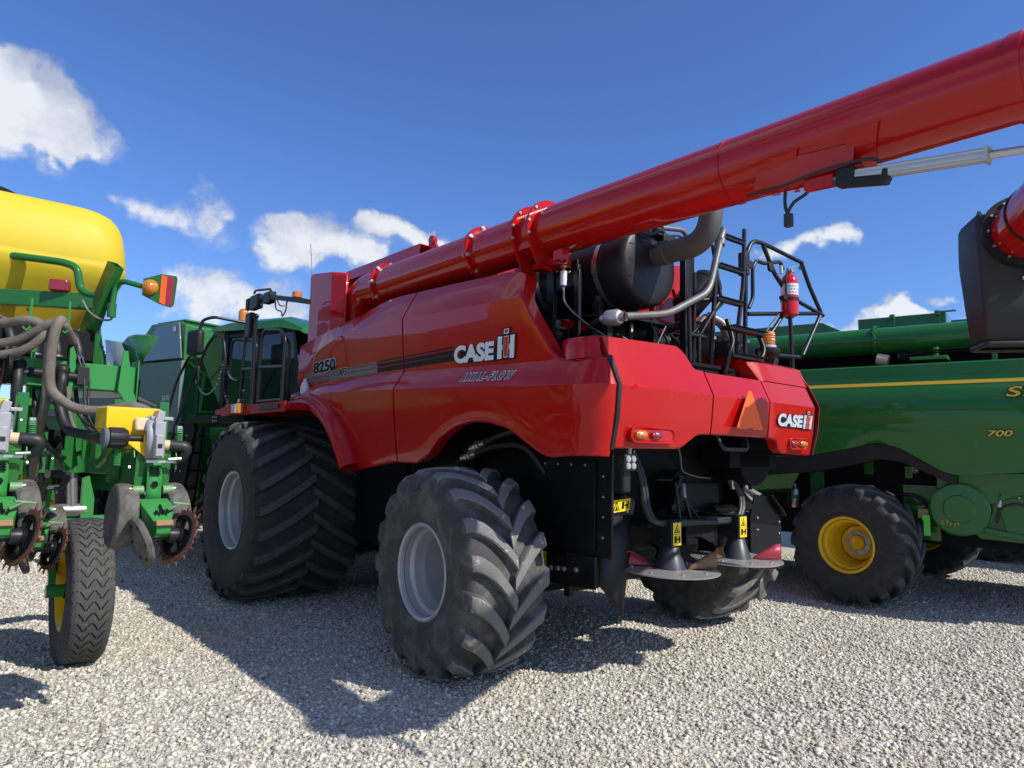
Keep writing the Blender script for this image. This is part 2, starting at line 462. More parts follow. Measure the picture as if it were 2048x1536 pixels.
def itp(tab):
    tab = sorted(tab); xs = np.array([t[0] for t in tab]); ys = np.array([t[1] for t in tab])
    def f(v, w=.06): return float(np.mean(np.interp(np.linspace(v-w, v+w, 9), xs, ys)))
    return f
T_ = itp([(3.6, 2.90), (3.45, 2.93), (3.1, 3.01), (2.8, 3.06), (2.4, 3.12), (2.05, 3.19), (1.72, 3.235), (1.44, 3.24), (.55, 3.21), (-.17, 3.18), (-.40, 3.16), (-.49, 3.12), (-.56, 3.0), (-.75, 2.70), (-.93, 2.45), (-1.0, 2.395), (-1.1, 2.37), (-1.6, 2.36)])
A_ = itp([(3.6, 2.43), (3.4, 2.5), (3.3, 2.62), (2.87, 2.84), (2.46, 2.92), (2.0, 2.96), (1.27, 2.95), (.36, 2.92), (-.33, 2.90), (-.72, 2.89), (-1.6, 2.88)])
B_ = itp([(3.6, 2.39), (3.4, 2.40), (2.9, 2.44), (2.18, 2.455), (1.25, 2.45), (.33, 2.42), (-.35, 2.40), (-.95, 2.38), (-1.6, 2.35)])
C_ = itp([(3.6, 2.34), (3.25, 2.33), (1.97, 2.30), (1.07, 2.27), (-.16, 2.23), (-.82, 2.19), (-1.33, 2.175), (-1.6, 2.17)])
D_ = itp([(3.6, 2.16), (3.24, 2.19), (2.9, 2.20), (2.57, 2.12), (2.25, 1.96), (1.99, 1.68), (1.88, 1.53), (1.58, 1.565), (1.17, 1.62), (.76, 1.62), (.56, 1.70), (.38, 1.84), (.16, 1.93), (-.11, 1.975), (-.33, 1.96), (-.55, 1.91), (-.72, 1.82), (-.89, 1.73), (-1.0, 1.705), (-1.24, 1.725), (-1.6, 1.755)])
uT_ = itp([(3.6, .47), (3.2, .51), (2.6, .57), (2.2, .62), (-1.6, .62)])
TZ = [(1.70, -1.405), (1.74, -1.415), (1.95, -1.455), (2.175, -1.475), (2.363, -1.388), (2.53, -1.315), (2.62, -1.27)]
def tail_v(z): return float(np.interp(z, [a for a, b in TZ], [b for a, b in TZ]))-.02
def side_section(v, arc=None):
    w = .03
    zT, zA, zB, zC, zD = T_(v, w), A_(v), B_(v), C_(v), D_(v, .025)
    zA = min(zA, zT-.004); zB = min(zB, zT-.008)
    uA, uB, uC = .47, .51, .40
    uD = .40+.11*(zC-zD)
    full = A_(v)
    uT = uT_(v) if zT > full+.02 else .47+(.51-.47)*max(0, min(1, (full-zT)/max(.01, full-B_(v))))
    if zT > full: k = min(1, (zT-full)/.22); uT = .47+(uT_(v)-.47)*k
    else: uA = uT+.001
    pts = [(uT+.13, zT-.012), (uT+.012, zT), (uT, zT-.012)]
    def seg(a, b, n, bulge):
        for k in range(1, n+1):
            t = k/n; pts.append((a[0]+(b[0]-a[0])*t-bulge*4*t*(1-t), a[1]+(b[1]-a[1])*t))
    seg((uT, zT-.012), (uA, zA), 3, .006); seg((uA, zA), (uB, zB), 4, .006); seg((uB, zB), (uC, zC), 3, .004); seg((uC, zC), (uD, zD), 5, .012)
    # rolled lip under the lower edge
    pts += [(uD-.006, zD-.012), (uD+.004, zD-.024), (uD+.03, zD-.022), (uD+.11, zD-.01)]
    r = []
    for (u, z) in pts:
        if arc is None: r.append((u, v, z))
        else:
            a = arc; ve = tail_v(z); r.append((u+(max(u+.02, .588)-u)*(1-cos(a)), v-(v-ve)*sin(a), z))
    return r
def side_panel(v0, v1, arc=False):
    mb = MB(); n = max(2, int(abs(v1-v0)/.035)); rows = [side_section(v0+(v1-v0)*k/n) for k in range(n+1)]
    if arc: rows += [side_section(v1, radians(a)) for a in (6, 12, 18, 25, 32, 40, 48, 56, 64, 72, 80, 90)]
    # end returns
    rows = [[(p[0]+.05, p[1], p[2]) for p in rows[0]]]+rows
    if not arc: rows = rows+[[(p[0]+.05, p[1], p[2]) for p in rows[-1]]]
    mb.loft(rows); return mb
side_panel(1.112, 3.46).build('front_side_panel', M['red'], RED, smooth=15)
side_panel(1.088, -1.22, True).build('rear_side_panel', M['red'], RED, smooth=15)
# wheel arch flare of the front wheel: a broad rounded band
mb = MB(); rows = []
fl = [(3.42, 2.15), (3.24, 2.175), (3.05, 2.185), (2.9, 2.18), (2.72, 2.14), (2.55, 2.07), (2.38, 1.98), (2.24, 1.87), (2.12, 1.74), (2.02, 1.61), (1.94, 1.50)]
fl = [(p.y, p.z) for p in spline([(0, a, b) for a, b in fl], 4)]
for i, (v, z) in enumerate(fl):
    a = fl[max(0, i-1)]; b = fl[min(len(fl)-1, i+1)]; tx, tz = b[0]-a[0], b[1]-a[1]; l = sqrt(tx*tx+tz*tz)
    nx, nz = -tz/l, tx/l     # outward from the wheel
    if nz < 0: nx, nz = -nx, -nz
    k = i/(len(fl)-1); wd = .15-.03*k
    row = []
    for (q, u) in ((-.015, .52), (-.02, .30), (0, .27), (.03, .262), (.06, .272), (wd*.75, .31), (wd, .37), (wd*1.05, .46)):
        row.append((u+.04*k, v-abs(nx)*q*1, z+nz*q))
    rows.append(row)
mb.loft(rows).build('fender_flare', M['red'], RED, smooth=50)

# tail panels across the rear
def bow(u): return -.03*(1-((u-1.97)/1.4)**2)
def tail(name, us, ztop, zbot, returns=True, mat='red'):
    mb = MB(); rows = []
    VZ = [(2.62, -1.27), (2.53, -1.315), (2.363, -1.388), (2.178, -1.475), (1.95, -1.455), (1.74, -1.415)]
    zz = np.array([a for a, b in VZ][::-1]); vv = np.array([b for a, b in VZ][::-1])
    for u in us:
        zt, zb = ztop(u), zbot(u)
        zs = [zt]+[z for z in (2.45, 2.365, 2.36, 2.27, 2.185, 2.172, 2.05, 1.95, 1.86) if zb+.004 < z < zt-.004]
        zs = [zt+(zb-zt)*k/14 for k in range(15)]
        for zc in (2.363, 2.178):     # snap the creases
            j = min(range(15), key=lambda q: abs(zs[q]-zc))
            if zb < zc < zt and 0 < j < 14: zs[j] = zc
        r = [(u, float(np.interp(z, zz, vv))+bow(u), z) for z in zs]
        rows.append([(r[0][0], r[0][1]+.10, r[0][2]+.012)]+r+[(r[-1][0], r[-1][1]+.012, r[-1][2]-.012), (r[-1][0], r[-1][1]+.09, r[-1][2]-.008)])
    if returns:
        rows = [[(p[0], p[1]+.05, p[2]) for p in rows[0]]]+rows+[[(p[0], p[1]+.05, p[2]) for p in rows[-1]]]
    return mb.loft(rows).build(name, M[mat], RED, smooth=12)
# left panel with a raised shoulder, lower edge sloping up to the ladder bay
zl_top = lambda u: float(np.interp(u, [.5, .62, 1.43, 1.50, 1.545, 1.7], [2.52, 2.53, 2.548, 2.50, 2.372, 2.37]))
zl_bot = lambda u: float(np.interp(u, [.5, 1.30, 1.36, 1.5, 1.56, 1.75], [1.765, 1.775, 1.79, 1.875, 1.89, 1.892]))
tail('tail_panel', list(np.linspace(.625, 1.28, 12))+list(np.linspace(1.31, 1.62, 12))+[1.655], zl_top, zl_bot)
tail('centre_tail_panel', np.linspace(1.672, 2.462, 14), lambda u: 2.362, lambda u: 1.892)
zr_bot = lambda u: float(np.interp(u, [2.47, 2.60, 2.64, 2.68, 2.78, 3.4], [1.885, 1.885, 1.86, 1.80, 1.765, 1.75]))
tail('tail_panel', list(np.linspace(2.478, 2.82, 14))+list(np.linspace(2.86, 3.26, 8)), lambda u: 2.36, zr_bot)
# right shoulder above and right rounded corner
mb = MB()
sh = [[(u, -1.39+bow(u), 2.368), (u, -1.32+bow(u), 2.53), (u, -1.27+bow(u), 2.555), (u, -.6, 2.60)] for u in np.linspace(2.42, 3.30, 8)]
sh = [[(2.52, -1.38, 2.366), (2.42, -1.30, 2.53), (2.40, -1.26, 2.555), (2.38, -.6, 2.60)]]+sh[1:]
mb.loft(sh); mb.loft([[(2.52, -1.38, 2.366), (2.42, -1.30, 2.53), (2.40, -1.26, 2.555), (2.38, -.6, 2.60)], [(2.54, -1.30, 2.366), (2.50, -1.0, 2.35), (2.46, -.9, 2.33), (2.44, -.6, 2.30)]])
mb.build('tail_shoulder', M['red'], RED, smooth=30)
mb = MB(); rows = []
for a in range(0, 91, 9):
    x, y = sin(radians(a)), cos(radians(a))
    rows.append([(3.31+.10*x+o, -1.29+.02-(.10+d)*y, z) for (z, d, o) in ((2.52, -.05, -.05), (2.36, .04, .0), (2.178, .11, .04), (1.95, .09, .03), (1.75, .05, 0), (1.74, -.02, -.05))])
rows += [[(p[0], p[1]+1.2, p[2]) for p in rows[-1]]]
mb.loft(rows).build('corner_panel', M['red'], RED, smooth=40)
# left upper corner box in front of the shoulder
mb = MB(); rows = []
for (u, v) in ((.66, -.93), (.575, -.97), (.535, -1.04), (.52, -1.14), (.535, -1.22), (.56, -1.27), (.59, -1.295), (.612, -1.305)):
    rows.append([(u+.10, v+.02, 2.53), (u+.012, v+.004, 2.527), (u, v, 2.515), (u-.015, v-.02, 2.44), (u-.03, v-.05 if u < .6 else v-.06, 2.37), (u+.06, v, 2.35)])
mb.loft(rows).build('corner_panel', M['red'], RED, smooth=40)
# black seal strip between corner and tail panel
mb = MB(); rows = []
for z, v in ((2.385, -1.385), (2.178, -1.475), (1.95, -1.455), (1.745, -1.41)):
    rows.append([(.575, v+.02, z), (.585, v-.034, z), (.618, v-.034, z), (.632, v+.04, z)])
mb.loft(rows).build('seal_strip', M['plastic'], RED)
mb = MB(); rows = []
for z, v in ((2.36, -1.375), (2.178, -1.458), (1.95, -1.44), (1.75, -1.40)):
    rows.append([(3.265, v+.02, z), (3.27, v-.005, z), (3.30, v-.005, z), (3.31, v+.06, z)])
mb.loft(rows).build('seal_strip', M['plastic'], RED)
# deck behind the shoulders
mb = MB(); mb.bx((.66, -1.24, 2.44), (2.36, -1.0, 2.47)); mb.bx((.66, -1.22, 2.30), (3.3, .9, 2.44))
mb.build('engine_deck', M['dark'], RED)

# chassis hull and underside
mb = MB()
mb.prism([(-.55, .78), (-.15, .55), (3.1, .62), (3.3, 2.2), (-.7, 2.3), (-.75, 1.6)], 'u', 1.02, 3.0)
mb.bx((.55, -.2, 2.25), (3.25, 3.3, 2.42)); mb.bx((.62, .5, 1.7), (1.03, 1.75, 2.26))
mb.build('chassis', M['dark'], RED)
mb = MB()
mb.bx((.93, .55, .75), (.97, 1.6, 1.75)); mb.bx((.90, 1.62, .7), (.94, 2.7, 1.7)); mb.bx((.90, .62, 1.2), (.93, .66, 1.75)); mb.bx((.92, 1.25, 1.0), (.935, 1.29, 1.7))
mb.bx((.88, -.02, .72), (.97, 1.5, .80)); mb.build('side_shield', M['black'], RED, bevel=.004)
mb = MB(); mb.bx((.955, -.95, 1.0), (.975, -.28, 1.66)); mb.bx((.975, -1.1, .95), (1.0, -.2, 1.72)); mb.prism([(-.30, .70), (-.98, .72), (-.98, .96), (-.30, .92)], 'u', .93, .95)
for a in (-.40, -.55, -.70, -.85): mb.bolts([(.955, a, 1.63)], (-1, 0, 0), .011, .01, 1)
for a, b in ((-.45, .82), (-.52, .825), (-.60, .83), (-.67, .835), (-.80, .845)): mb.bolts([(.93, a, b)], (-1, 0, 0), .02, .02, 1)
for b in (1.1, 1.25, 1.4, 1.55): mb.bolts([(.975, -1.02, b)], (-1, 0, 0), .011, .01, 1)
mb.build('side_shield', [M['black'], M['steel']], RED, bevel=.003)
mb = MB()
for (p, q, r) in (((.72, .10, 1.79), (.72, .30, 1.74), .03), ((.72, .22, 1.70), (.72, .42, 1.655), .03)):
    p, q = V3(p), V3(q); d = q-p
    mb.cyl(p, p+d*.3, r); mb.cyl(p+d*.3, p+d*.36, r*.6); mb.cyl(p+d*.36, p+d*.45, r*1.35, n=8); mb.cyl(p+d*.45, p+d*.55, r*.8); mb.cyl(p+d*.55, p+d*.64, r*1.35, n=8); mb.cyl(p+d*.64, q, r*.95)
mb.build('hydraulic_coupling', M['steel'], RED)
mb = MB()
mb.tube(spline([(.72, .10, 1.79), (.75, -.1, 1.86), (.85, -.3, 1.9), (1.0, -.45, 1.7)]), .028); mb.tube(spline([(.72, .22, 1.70), (.76, 0, 1.76), (.86, -.25, 1.75), (1.0, -.4, 1.5)]), .026)
mb.tube(spline([(.72, .30, 1.74), (.8, .5, 1.72), (1.0, .7, 1.75)]), .02); mb.tube(spline([(.72, .42, 1.655), (.8, .6, 1.60), (1.0, .8, 1.65)]), .02)
mb.build('hydraulic_hose', M['hose_b'], RED)
# rear axle
mb = MB(); mb.bx((.75, -.12, .66), (3.4, .12, .90)); mb.bx((1.9, -.2, .8), (2.2, .2, 1.3)); mb.cyl((.75, 0, .5), (.75, 0, 1.12), .1); mb.cyl((3.37, 0, .5), (3.37, 0, 1.12), .1)
mb.bx((.9, 2.9, .75), (3.2, 4.3, 1.35)); mb.build('axle', M['black'], RED, bevel=.01)
# feeder, drums and pipes low in front of the rear axle (seen between the wheels)
mb = MB(); mb.cyl((1.0, 2.0, .78), (3.0, 2.0, .78), .25); mb.cyl((1.0, 1.2, .62), (3.0, 1.2, .62), .10)
for k in range(14): mb.bar((.95, 1.05+.12*k, .66), (3.0, 1.05+.12*k, .64), .02, .01)
mb.build('sieve', M['dark'], RED)

# rear hood interior, chopper and spreader (measured nearer, set back and enlarged to its true depth)
XF[0] = lambda p: (-2.963+(p[0]+2.963)*1.14, -4.662+(p[1]+4.662)*1.14, 1.707+(p[2]-1.707)*1.14)
mb = MB()
mb.prism([(-.9, 1.9), (-.75, 1.2), (-.70, 1.2), (-.85, 1.9)], 'u', 1.05, 2.55)
for k in range(6): mb.bar((1.25+.22*k, -.92, 1.88), (1.25+.22*k, -.78, 1.24), .02, .03)
mb.bx((1.0, -1.0, 1.2), (1.04, -.6, 1.9)); mb.bx((2.6, -1.05, 1.2), (2.64, -.6, 1.9))
mb.prism([(1.05, 1.76), (2.55, 1.89), (2.55, 1.93), (1.05, 1.93)], 'v', -1.30, -.7)
mb.build('rear_hood', M['dark'], RED)
mb = MB(); mb.cyl((1.0, -.95, 1.86), (1.0, -.78, 1.86), .0); mb = MB()
mb.bx((1.55, -1.2, 1.27), (2.24, -1.15, 1.54)); mb.bx((1.62, -1.21, 1.31), (2.16, -1.20, 1.50), 1); mb.bar((1.5, -1.22, 1.55), (2.3, -1.22, 1.55), .03, .03)
mb.build('access_door', [M['black'], M['plastic']], RED, bevel=.004)
mb = MB()
mb.bx((.95, -1.46, 1.215), (2.1, -1.08, 1.245))      # shelf above the motors
mb.bx((.98, -1.1, 1.0), (2.3, -1.04, 1.24)); mb.tube([(2.0, -1.25, 1.3), (2.55, -1.25, 1.3)], .04)
mb.prism([(-1.02, 1.22), (-1.36, 1.36), (-1.42, 1.55), (-1.30, 1.60), (-1.0, 1.38)], 'u', 1.36, 1.39); mb.prism([(-1.02, 1.22), (-1.30, 1.30), (-1.36, 1.50), (-1.26, 1.56), (-1.0, 1.38)], 'u', 2.30, 2.33)
mb.bar((1.16, -1.42, 1.54), (1.48, -1.25, 1.60), .12, .02); mb.bar((2.34, -1.36, 1.58), (2.62, -1.22, 1.46), .03, .05); mb.bar((1.42, -1.40, 1.46), (1.52, -1.40, 1.24), .02, .03); mb.bar((1.42, -1.36, 1.46), (1.62, -1.42, 1.22), .018, .018)
mb.build('spreader_frame', M['black'], RED, bevel=.003)
def spreader(cu, cv, z, vanes, tilt):
    R = Matrix.Rotation(radians(tilt), 3, 'X')
    def P(u, v, h): return V3((cu, cv, z))+R@Vector((u, v, h))
    mb = MB(); ax = R@Vector((0, 0, 1))
    mb.lathe([(.001, -.012), (.33, -.012), (.345, -.006), (.345, .0), (.33, .004), (.001, .006)], (cu, cv, z), ax, 72)
    for k in range(8): a = 2*pi*k/8+.2; mb.cyl(P(.27*cos(a), .27*sin(a), .0), P(.27*cos(a), .27*sin(a), .014), .011, n=6)
    d = mb.build('spreader_disc', M['disc'], RED, smooth=30)
    mb = MB(); mb.lathe([(.112, .006), (.108, .016), (.062, .15), (.055, .156), (.001, .156)], (cu, cv, z), ax, 36); mb.build('cone', M['motor_d'], d)
    mb = MB(); mb.bx((cu-.06, cv-.06, z+.16), (cu+.055, cv+.12, z+.33)); mb.cyl((cu, cv, z+.13), (cu, cv, z+.17), .05); mb.cyl((cu-.062, cv+.03, z+.2), (cu-.07, cv+.03, z+.2), .018, n=8); mb.build('motor', M['plastic'], d, bevel=.006)
    for ang, mm in vanes:
        a = radians(ang); mb = MB(); rows = []
        for i in range(13):
            t = i/12; rr = .125+.205*t; b = a+.30*t
            hgt = .015+.105*min(1, t*1.25)**.8
            c = Vector((rr*cos(b), rr*sin(b), 0)); n = Vector((-sin(b), cos(b), 0))
            prof = [(.0, .012), (-.014*t, hgt*.3), (-.016*t, hgt*.6), (.0, hgt*.85), (.028*t+.005, hgt), (.055*t+.008, hgt*.97)]
            rows.append([P(*(c+n*p+Vector((0, 0, q)))) for p, q in prof])
        mb.loft(rows).build('vane', M[mm], d, solid=.006, off=0, smooth=60)
spreader(1.135, -1.50, .93, ((130, 'redpoly'), (-55, 'rustplate'), (40, 'dark')), 2)
spreader(1.955, -1.50, .94, ((-65, 'redpoly'), (170, 'rust'), (80, 'dark')), 2)
def wlabel(name, o, ex, ey, w, h, parent=None):
    """yellow warning label: triangle and hand pictogram in black on yellow"""
    mb = MB(); vert = h > w
    put2d(mb, *poly2d((0, 0), (w, 0), (w, h), (0, h)), o, ex, ey, .002, 0)
    def place(q): return [((a*w, b*h) if vert else (b*w, (1-a)*h)) for a, b in q]
    t = [(.12, .56), (.88, .56), (.5, .94)] if vert else [(.88, .06), (.88, .44), (.10, .25)]
    if vert:
        put2d(mb, [(a*w, b*h) for a, b in t], [(0, 1, 2)], o, ex, ey, .003, 1)
        put2d(mb, [(a*w, b*h) for a, b in ((.26, .60), (.74, .60), (.5, .86))], [(0, 1, 2)], o, ex, ey, .004, 0)
        for q in (((.38, .62), (.62, .62), (.48, .78)), ((.15, .12), (.40, .12), (.40, .42), (.15, .42)), ((.45, .24), (.85, .24), (.85, .31), (.45, .31)), ((.70, .12), (.85, .12), (.85, .42), (.70, .42))):
            put2d(mb, [(a*w, b*h) for a, b in q], [tuple(range(len(q)))], o, ex, ey, .005, 1)
        put2d(mb, *poly2d((0, .49*h), (w, .49*h), (w, .505*h), (0, .505*h)), o, ex, ey, .003, 1)
    else:
        for q, mm, l in ((((.06, .12), (.46, .12), (.26, .90)), 1, .003), (((.13, .2), (.39, .2), (.26, .72)), 0, .004), (((.2, .22), (.34, .22), (.26, .56)), 1, .005), (((.55, .2), (.68, .2), (.68, .8), (.55, .8)), 1, .003), (((.70, .42), (.92, .42), (.92, .56), (.70, .56)), 1, .003), (((.84, .2), (.92, .2), (.92, .8), (.84, .8)), 1, .003)):
            put2d(mb, [(a*w, b*h) for a, b in q], [tuple(range(len(q)))], o, ex, ey, l, mm)
    return mb.build(name, [M['ylabel'], M['black_v']], parent or RED, smooth=0, fix=False)
wlabel('warning_label', (1.09, -1.563, 1.095), (1, 0, 0), (0, 0, 1), .09, .155)
wlabel('warning_label', (1.91, -1.563, 1.105), (1, 0, 0), (0, 0, 1), .09, .155)
mb = MB(); mb.prism([(.98, .93), (2.45, .90), (2.45, 1.22), (.98, 1.24)], 'v', -1.02, -1.0); mb.prism([(-1.0, 1.0), (-1.35, 1.05), (-1.35, 1.24), (-1.0, 1.24)], 'u', 1.52, 1.54); mb.bx((1.40, -1.25, 1.17), (1.66, -1.05, 1.20)); mb.build('rear_shroud', M['dark'], RED)
mb = MB(); mb.tube([(1.0, -1.42, 1.23), (2.12, -1.42, 1.235)], .018, 8); mb.tube([(1.36, -1.38, 1.52), (1.36, -1.42, 1.24)], .014, 8); mb.tube([(2.30, -1.34, 1.50), (2.12, -1.42, 1.24)], .014, 8); mb.build('spreader_strut', M['satin'], RED)
# left hanging flap with its hood
mb = MB()
rows = []
for z, a, b, v in ((1.30, .62, .95, -1.30), (1.10, .60, .93, -1.33), (.96, .585, .88, -1.35), (.85, .57, .845, -1.36), (.72, .70, .80, -1.37)):
    rows.append([(a+(b-a)*k/4, v-.03*sin(pi*k/4), z-(.10*k/4 if z < .8 else 0)) for k in range(5)])
mb.loft(rows).build('deflector_flap', M['plastic'], RED, solid=.012)
mb = MB(); mb.prism([(.60, 1.29), (.95, 1.29), (.97, 1.40), (.86, 1.44), (.62, 1.38)], 'v', -1.33, -1.05)
mb.bolts([(.66, -1.33, 1.32), (.75, -1.33, 1.32), (.88, -1.33, 1.32)], (0, -1, 0), .012, .01, 1)
mb.build('flap_bracket', [M['black'], M['steel']], RED, bevel=.006)
wlabel('warning_label', (.70, -1.340, 1.315), (1, 0, .06), (.12, -.05, 1), .19, .085)
mb = MB(); mb.bx((.60, -1.05, .72), (.64, -1.0, 1.30)); mb.bx((.64, -1.04, .75), (1.0, -1.0, 1.62))
mb.bolts([(.70+.0*k, -1.04, .85+.12*k) for k in range(6)], (0, -1, 0), .01, .01, 1); mb.build('rear_shield', [M['black'], M['steel']], RED, bevel=.004)
# right shield
mb = MB(); mb.prism([(2.52, .77), (3.01, .74), (3.00, 1.20), (2.78, 1.38), (2.60, 1.40), (2.52, 1.22)], 'v', -1.28, -1.26)
mb.bar((2.79, -1.27, 1.39), (3.02, -1.27, 1.21), .12, .015); mb.bx((2.995, -1.28, .74), (3.01, -1.0, 1.2))
mb.bolts([(2.97, -1.28, z) for z in (.85, .95, 1.05, 1.15)]+[(2.62, -1.28, 1.1), (2.62, -1.28, 1.2)], (0, -1, 0), .011, .01, 1)
mb.build('deflector_shield', [M['black'], M['steel']], RED, bevel=.004)
# hydraulic hoses at the rear
for off, r in ((0, .022), (.035, .018)):
    MB().tube(spline([(.84+off, -1.38, 1.76), (.90+off, -1.43, 1.56), (.925+off, -1.46, 1.34), (.99+off, -1.50, 1.255-off*.3), (1.3, -1.50, 1.245-off*.4), (1.8, -1.49, 1.225+off*.4), (2.04-off, -1.48, 1.25), (2.13-off, -1.45, 1.38), (2.08-off*.5, -1.40, 1.54)], 8), r, 10).build('hydraulic_hose', M['hose_b'], RED)
mb = MB(); mb.cyl((2.08, -1.40, 1.46), (2.07, -1.39, 1.56), .026); mb.cyl((2.075, -1.395, 1.50), (2.073, -1.392, 1.53), .034, n=6); mb.cyl((.83, -1.38, 1.66), (.84, -1.38, 1.76), .024); mb.cyl((.875, -1.38, 1.62), (.875, -1.38, 1.74), .022); mb.cyl((1.40, -1.42, 1.40), (1.44, -1.38, 1.50), .025)
mb.build('hose_fitting', M['steel'], RED)
MB().tube(spline([(1.45, -1.30, 1.88), (1.55, -1.28, 1.72), (1.62, -1.25, 1.60), (1.80, -1.25, 1.555), (2.0, -1.24, 1.54)], 8), .007, 6).build('cable', M['grey'], RED)
XF[0] = None
wlabel('warning_label', (.925, -.42, .83), (0, -1, 0), (0, 0, 1), .045, .11)
# work light
mb = MB(); mb.bx((.775, -1.40, 1.60), (.905, -1.33, 1.72)); mb.bx((.82, -1.35, 1.45), (.90, -1.31, 1.62))
wl = mb.build('work_light', M['plastic'], RED, bevel=.015, seg=3)
mb = MB()
for a in (-.027, .027):
    for b in (-.024, .024): mb.lathe([(.024, 0), (.020, .006), (.001, .008)], (.84+a, -1.40, 1.66+b), (0, -1, 0), 16)
mb.build('lens', M['clear_d'], wl)
# grab handle under the centre panel
MB().tube([(1.84, -1.40, 1.90), (1.86, -1.45, 1.775), (2.22, -1.45, 1.775), (2.24, -1.40, 1.90)], .016, 10, .05).build('grab_handle', M['satin'], RED)
mb = MB(); mb.cyl((2.9, -1.1, 1.72), (2.9, -.8, 1.72), .26, n=32); mb.bx((2.5, -1.1, 1.62), (3.25, -.8, 1.80)); mb.build('chopper_housing', M['dark'], RED, bevel=.01)

# tail lights in pill-shaped bezels
def pill(cu, cz, L, h, v, mb, m, n=8, grow=0., lift=0.):
    pts = []
    for k in range(n+1): a = pi/2+pi*k/n; pts.append((cu-L/2+cos(a)*(h/2+grow), cz+sin(a)*(h/2+grow)))
    for k in range(n+1): a = -pi/2+pi*k/n; pts.append((cu+L/2+cos(a)*(h/2+grow), cz+sin(a)*(h/2+grow)))
    return [(a, v-lift, b) for a, b in pts]
def lamp_unit(cu, cz, v, amber_u, red_u, L, h):
    mb = MB()
    mb.loft([pill(cu, cz, L, h, v, mb, 0, grow=.012, lift=-.03), pill(cu, cz, L, h, v, mb, 0, grow=.010, lift=.010), pill(cu, cz, L, h, v, mb, 0, grow=0, lift=.012), pill(cu, cz, L, h, v, mb, 0, grow=-.012, lift=-.0)], closed=True)
    p = pill(cu, cz, L, h, v, mb, 0, grow=-.012, lift=0); mb.add(p, [tuple(range(len(p)))])
    t = mb.build('tail_light', M['red'], RED)
    for nm, uu, ll, mm in (('amber_lens', amber_u, .055, M['amber']), ('red_lens', red_u, .05, M['redlens'])):
        mb = MB(); P = [pill(uu, cz, ll*1.15, h*.44, v, mb, 0, grow=g, lift=l) for g, l in ((.006, .0), (.006, .02), (-.003, .030), (-.015, .034))]
        mb.loft(P, closed=True); mb.add(P[-1], [tuple(range(len(P[-1])))]); mb.build(nm, mm, t)
lamp_unit(.985, 1.853, -1.457+bow(.98), .845, 1.01, .37, .095)
lamp_unit(2.985, 1.843, -1.452+bow(2.98), 3.05, 2.90, .20, .085)
# slow moving vehicle sign
mb = MB()
tri = [(1.925, 1.935), (2.275, 1.935), (2.285, 1.945), (2.125, 2.235), (2.10, 2.245), (2.075, 2.235), (1.915, 1.945)]
mb.prism(tri, 'v', -1.545, -1.540, 0)
s = mb.build('slow_vehicle_sign', M['orange_v'], RED)
mb = MB(); mb.bx((2.05, -1.54, 1.98), (2.15, -1.45, 2.06)); mb.build('sign_bracket', M['black'], s)
MB().bx((2.06, -1.5468, 1.937), (2.14, -1.5462, 1.943)).build('label_text', M['black_v'], s)

# lettering on the side and the tail
def letters(txt, o, ex, ey, h, w, name, mats, outl=.03, offset=.0, shear=0, space=1., back=None, lift=.004):
    """outlined lettering fitted to height h, width w"""
    vs, fs = text_mesh(txt, 1, offset, shear, 1, space); v2, f2 = text_mesh(txt, 1, offset+outl, shear, 1, space)
    xs = [a for a, b in vs]; ys = [b for a, b in vs]; x0, y0 = min(xs), min(ys); sx, sy = w/(max(xs)-x0), h/(max(ys)-y0)
    mb = MB()
    if outl: put2d(mb, [((a-x0)*sx, (b-y0)*sy) for a, b in v2], f2, o, ex, ey, lift, 1)
    put2d(mb, [((a-x0)*sx, (b-y0)*sy) for a, b in vs], fs, o, ex, ey, lift+.002, 0)
    if back:
        put2d(mb, *poly2d(*back), o, ex, ey, lift-.001, 1)
    return mb.build(name, mats, RED, smooth=0, fix=False)
def ih_mark(o, ex, ey, w, h, name, side=False, wm='white'):
    """red i standing in the white H, black ground"""
    mb = MB()
    q = lambda *p: ([(a*w, b*h) for a, b in p], [tuple(range(len(p)))])
    put2d(mb, *q((-.08, -.06), (.98, -.06), (1.10, 1.06), (.78, 1.06), (.80, 1.36), (.40, 1.36), (.38, 1.06), (.02, 1.06)), o, ex, ey, .004, 1)
    put2d(mb, *q((.0, 0), (.25, 0), (.28, .36), (.33, .42), (.34, .6), (.30, .64), (.35, 1), (.10, 1)), o, ex, ey, .006, 0)
    put2d(mb, *q((.68, 0), (.92, 0), (1.02, 1), (.79, 1), (.76, .64), (.70, .58), (.69, .42), (.73, .36)), o, ex, ey, .006, 0)
    put2d(mb, *q((.35, .04), (.62, .04), (.70, .98), (.44, .98)), o, ex, ey, .007, 0)
    put2d(mb, *q((.375, .07), (.605, .07), (.68, .95), (.455, .95)), o, ex, ey, .008, 2)
    put2d(mb, *q((.44, 1.08), (.71, 1.08), (.73, 1.30), (.46, 1.30)), o, ex, ey, .006, 0)
    put2d(mb, *q((.49, 1.12), (.67, 1.12), (.685, 1.26), (.505, 1.26)), o, ex, ey, .008, 2)
    if side: on_side(mb)
    return mb.build(name, [M[wm], M['black_v'], M['red_v']], RED, smooth=0, fix=False)
def side_u(v, z):
    sec = sorted((p[2], p[0]) for p in side_section(v)[2:-3]); return float(np.interp(z, [q for q, _ in sec], [q for _, q in sec]))
def on_side(mb, lift0=.0):
    """lay flat lettering (u = lift, drawn at u=0) on to the side panel"""
    mb.v = [(side_u(v, z)-.004+u, v, z) for u, v, z in mb.v]; return mb
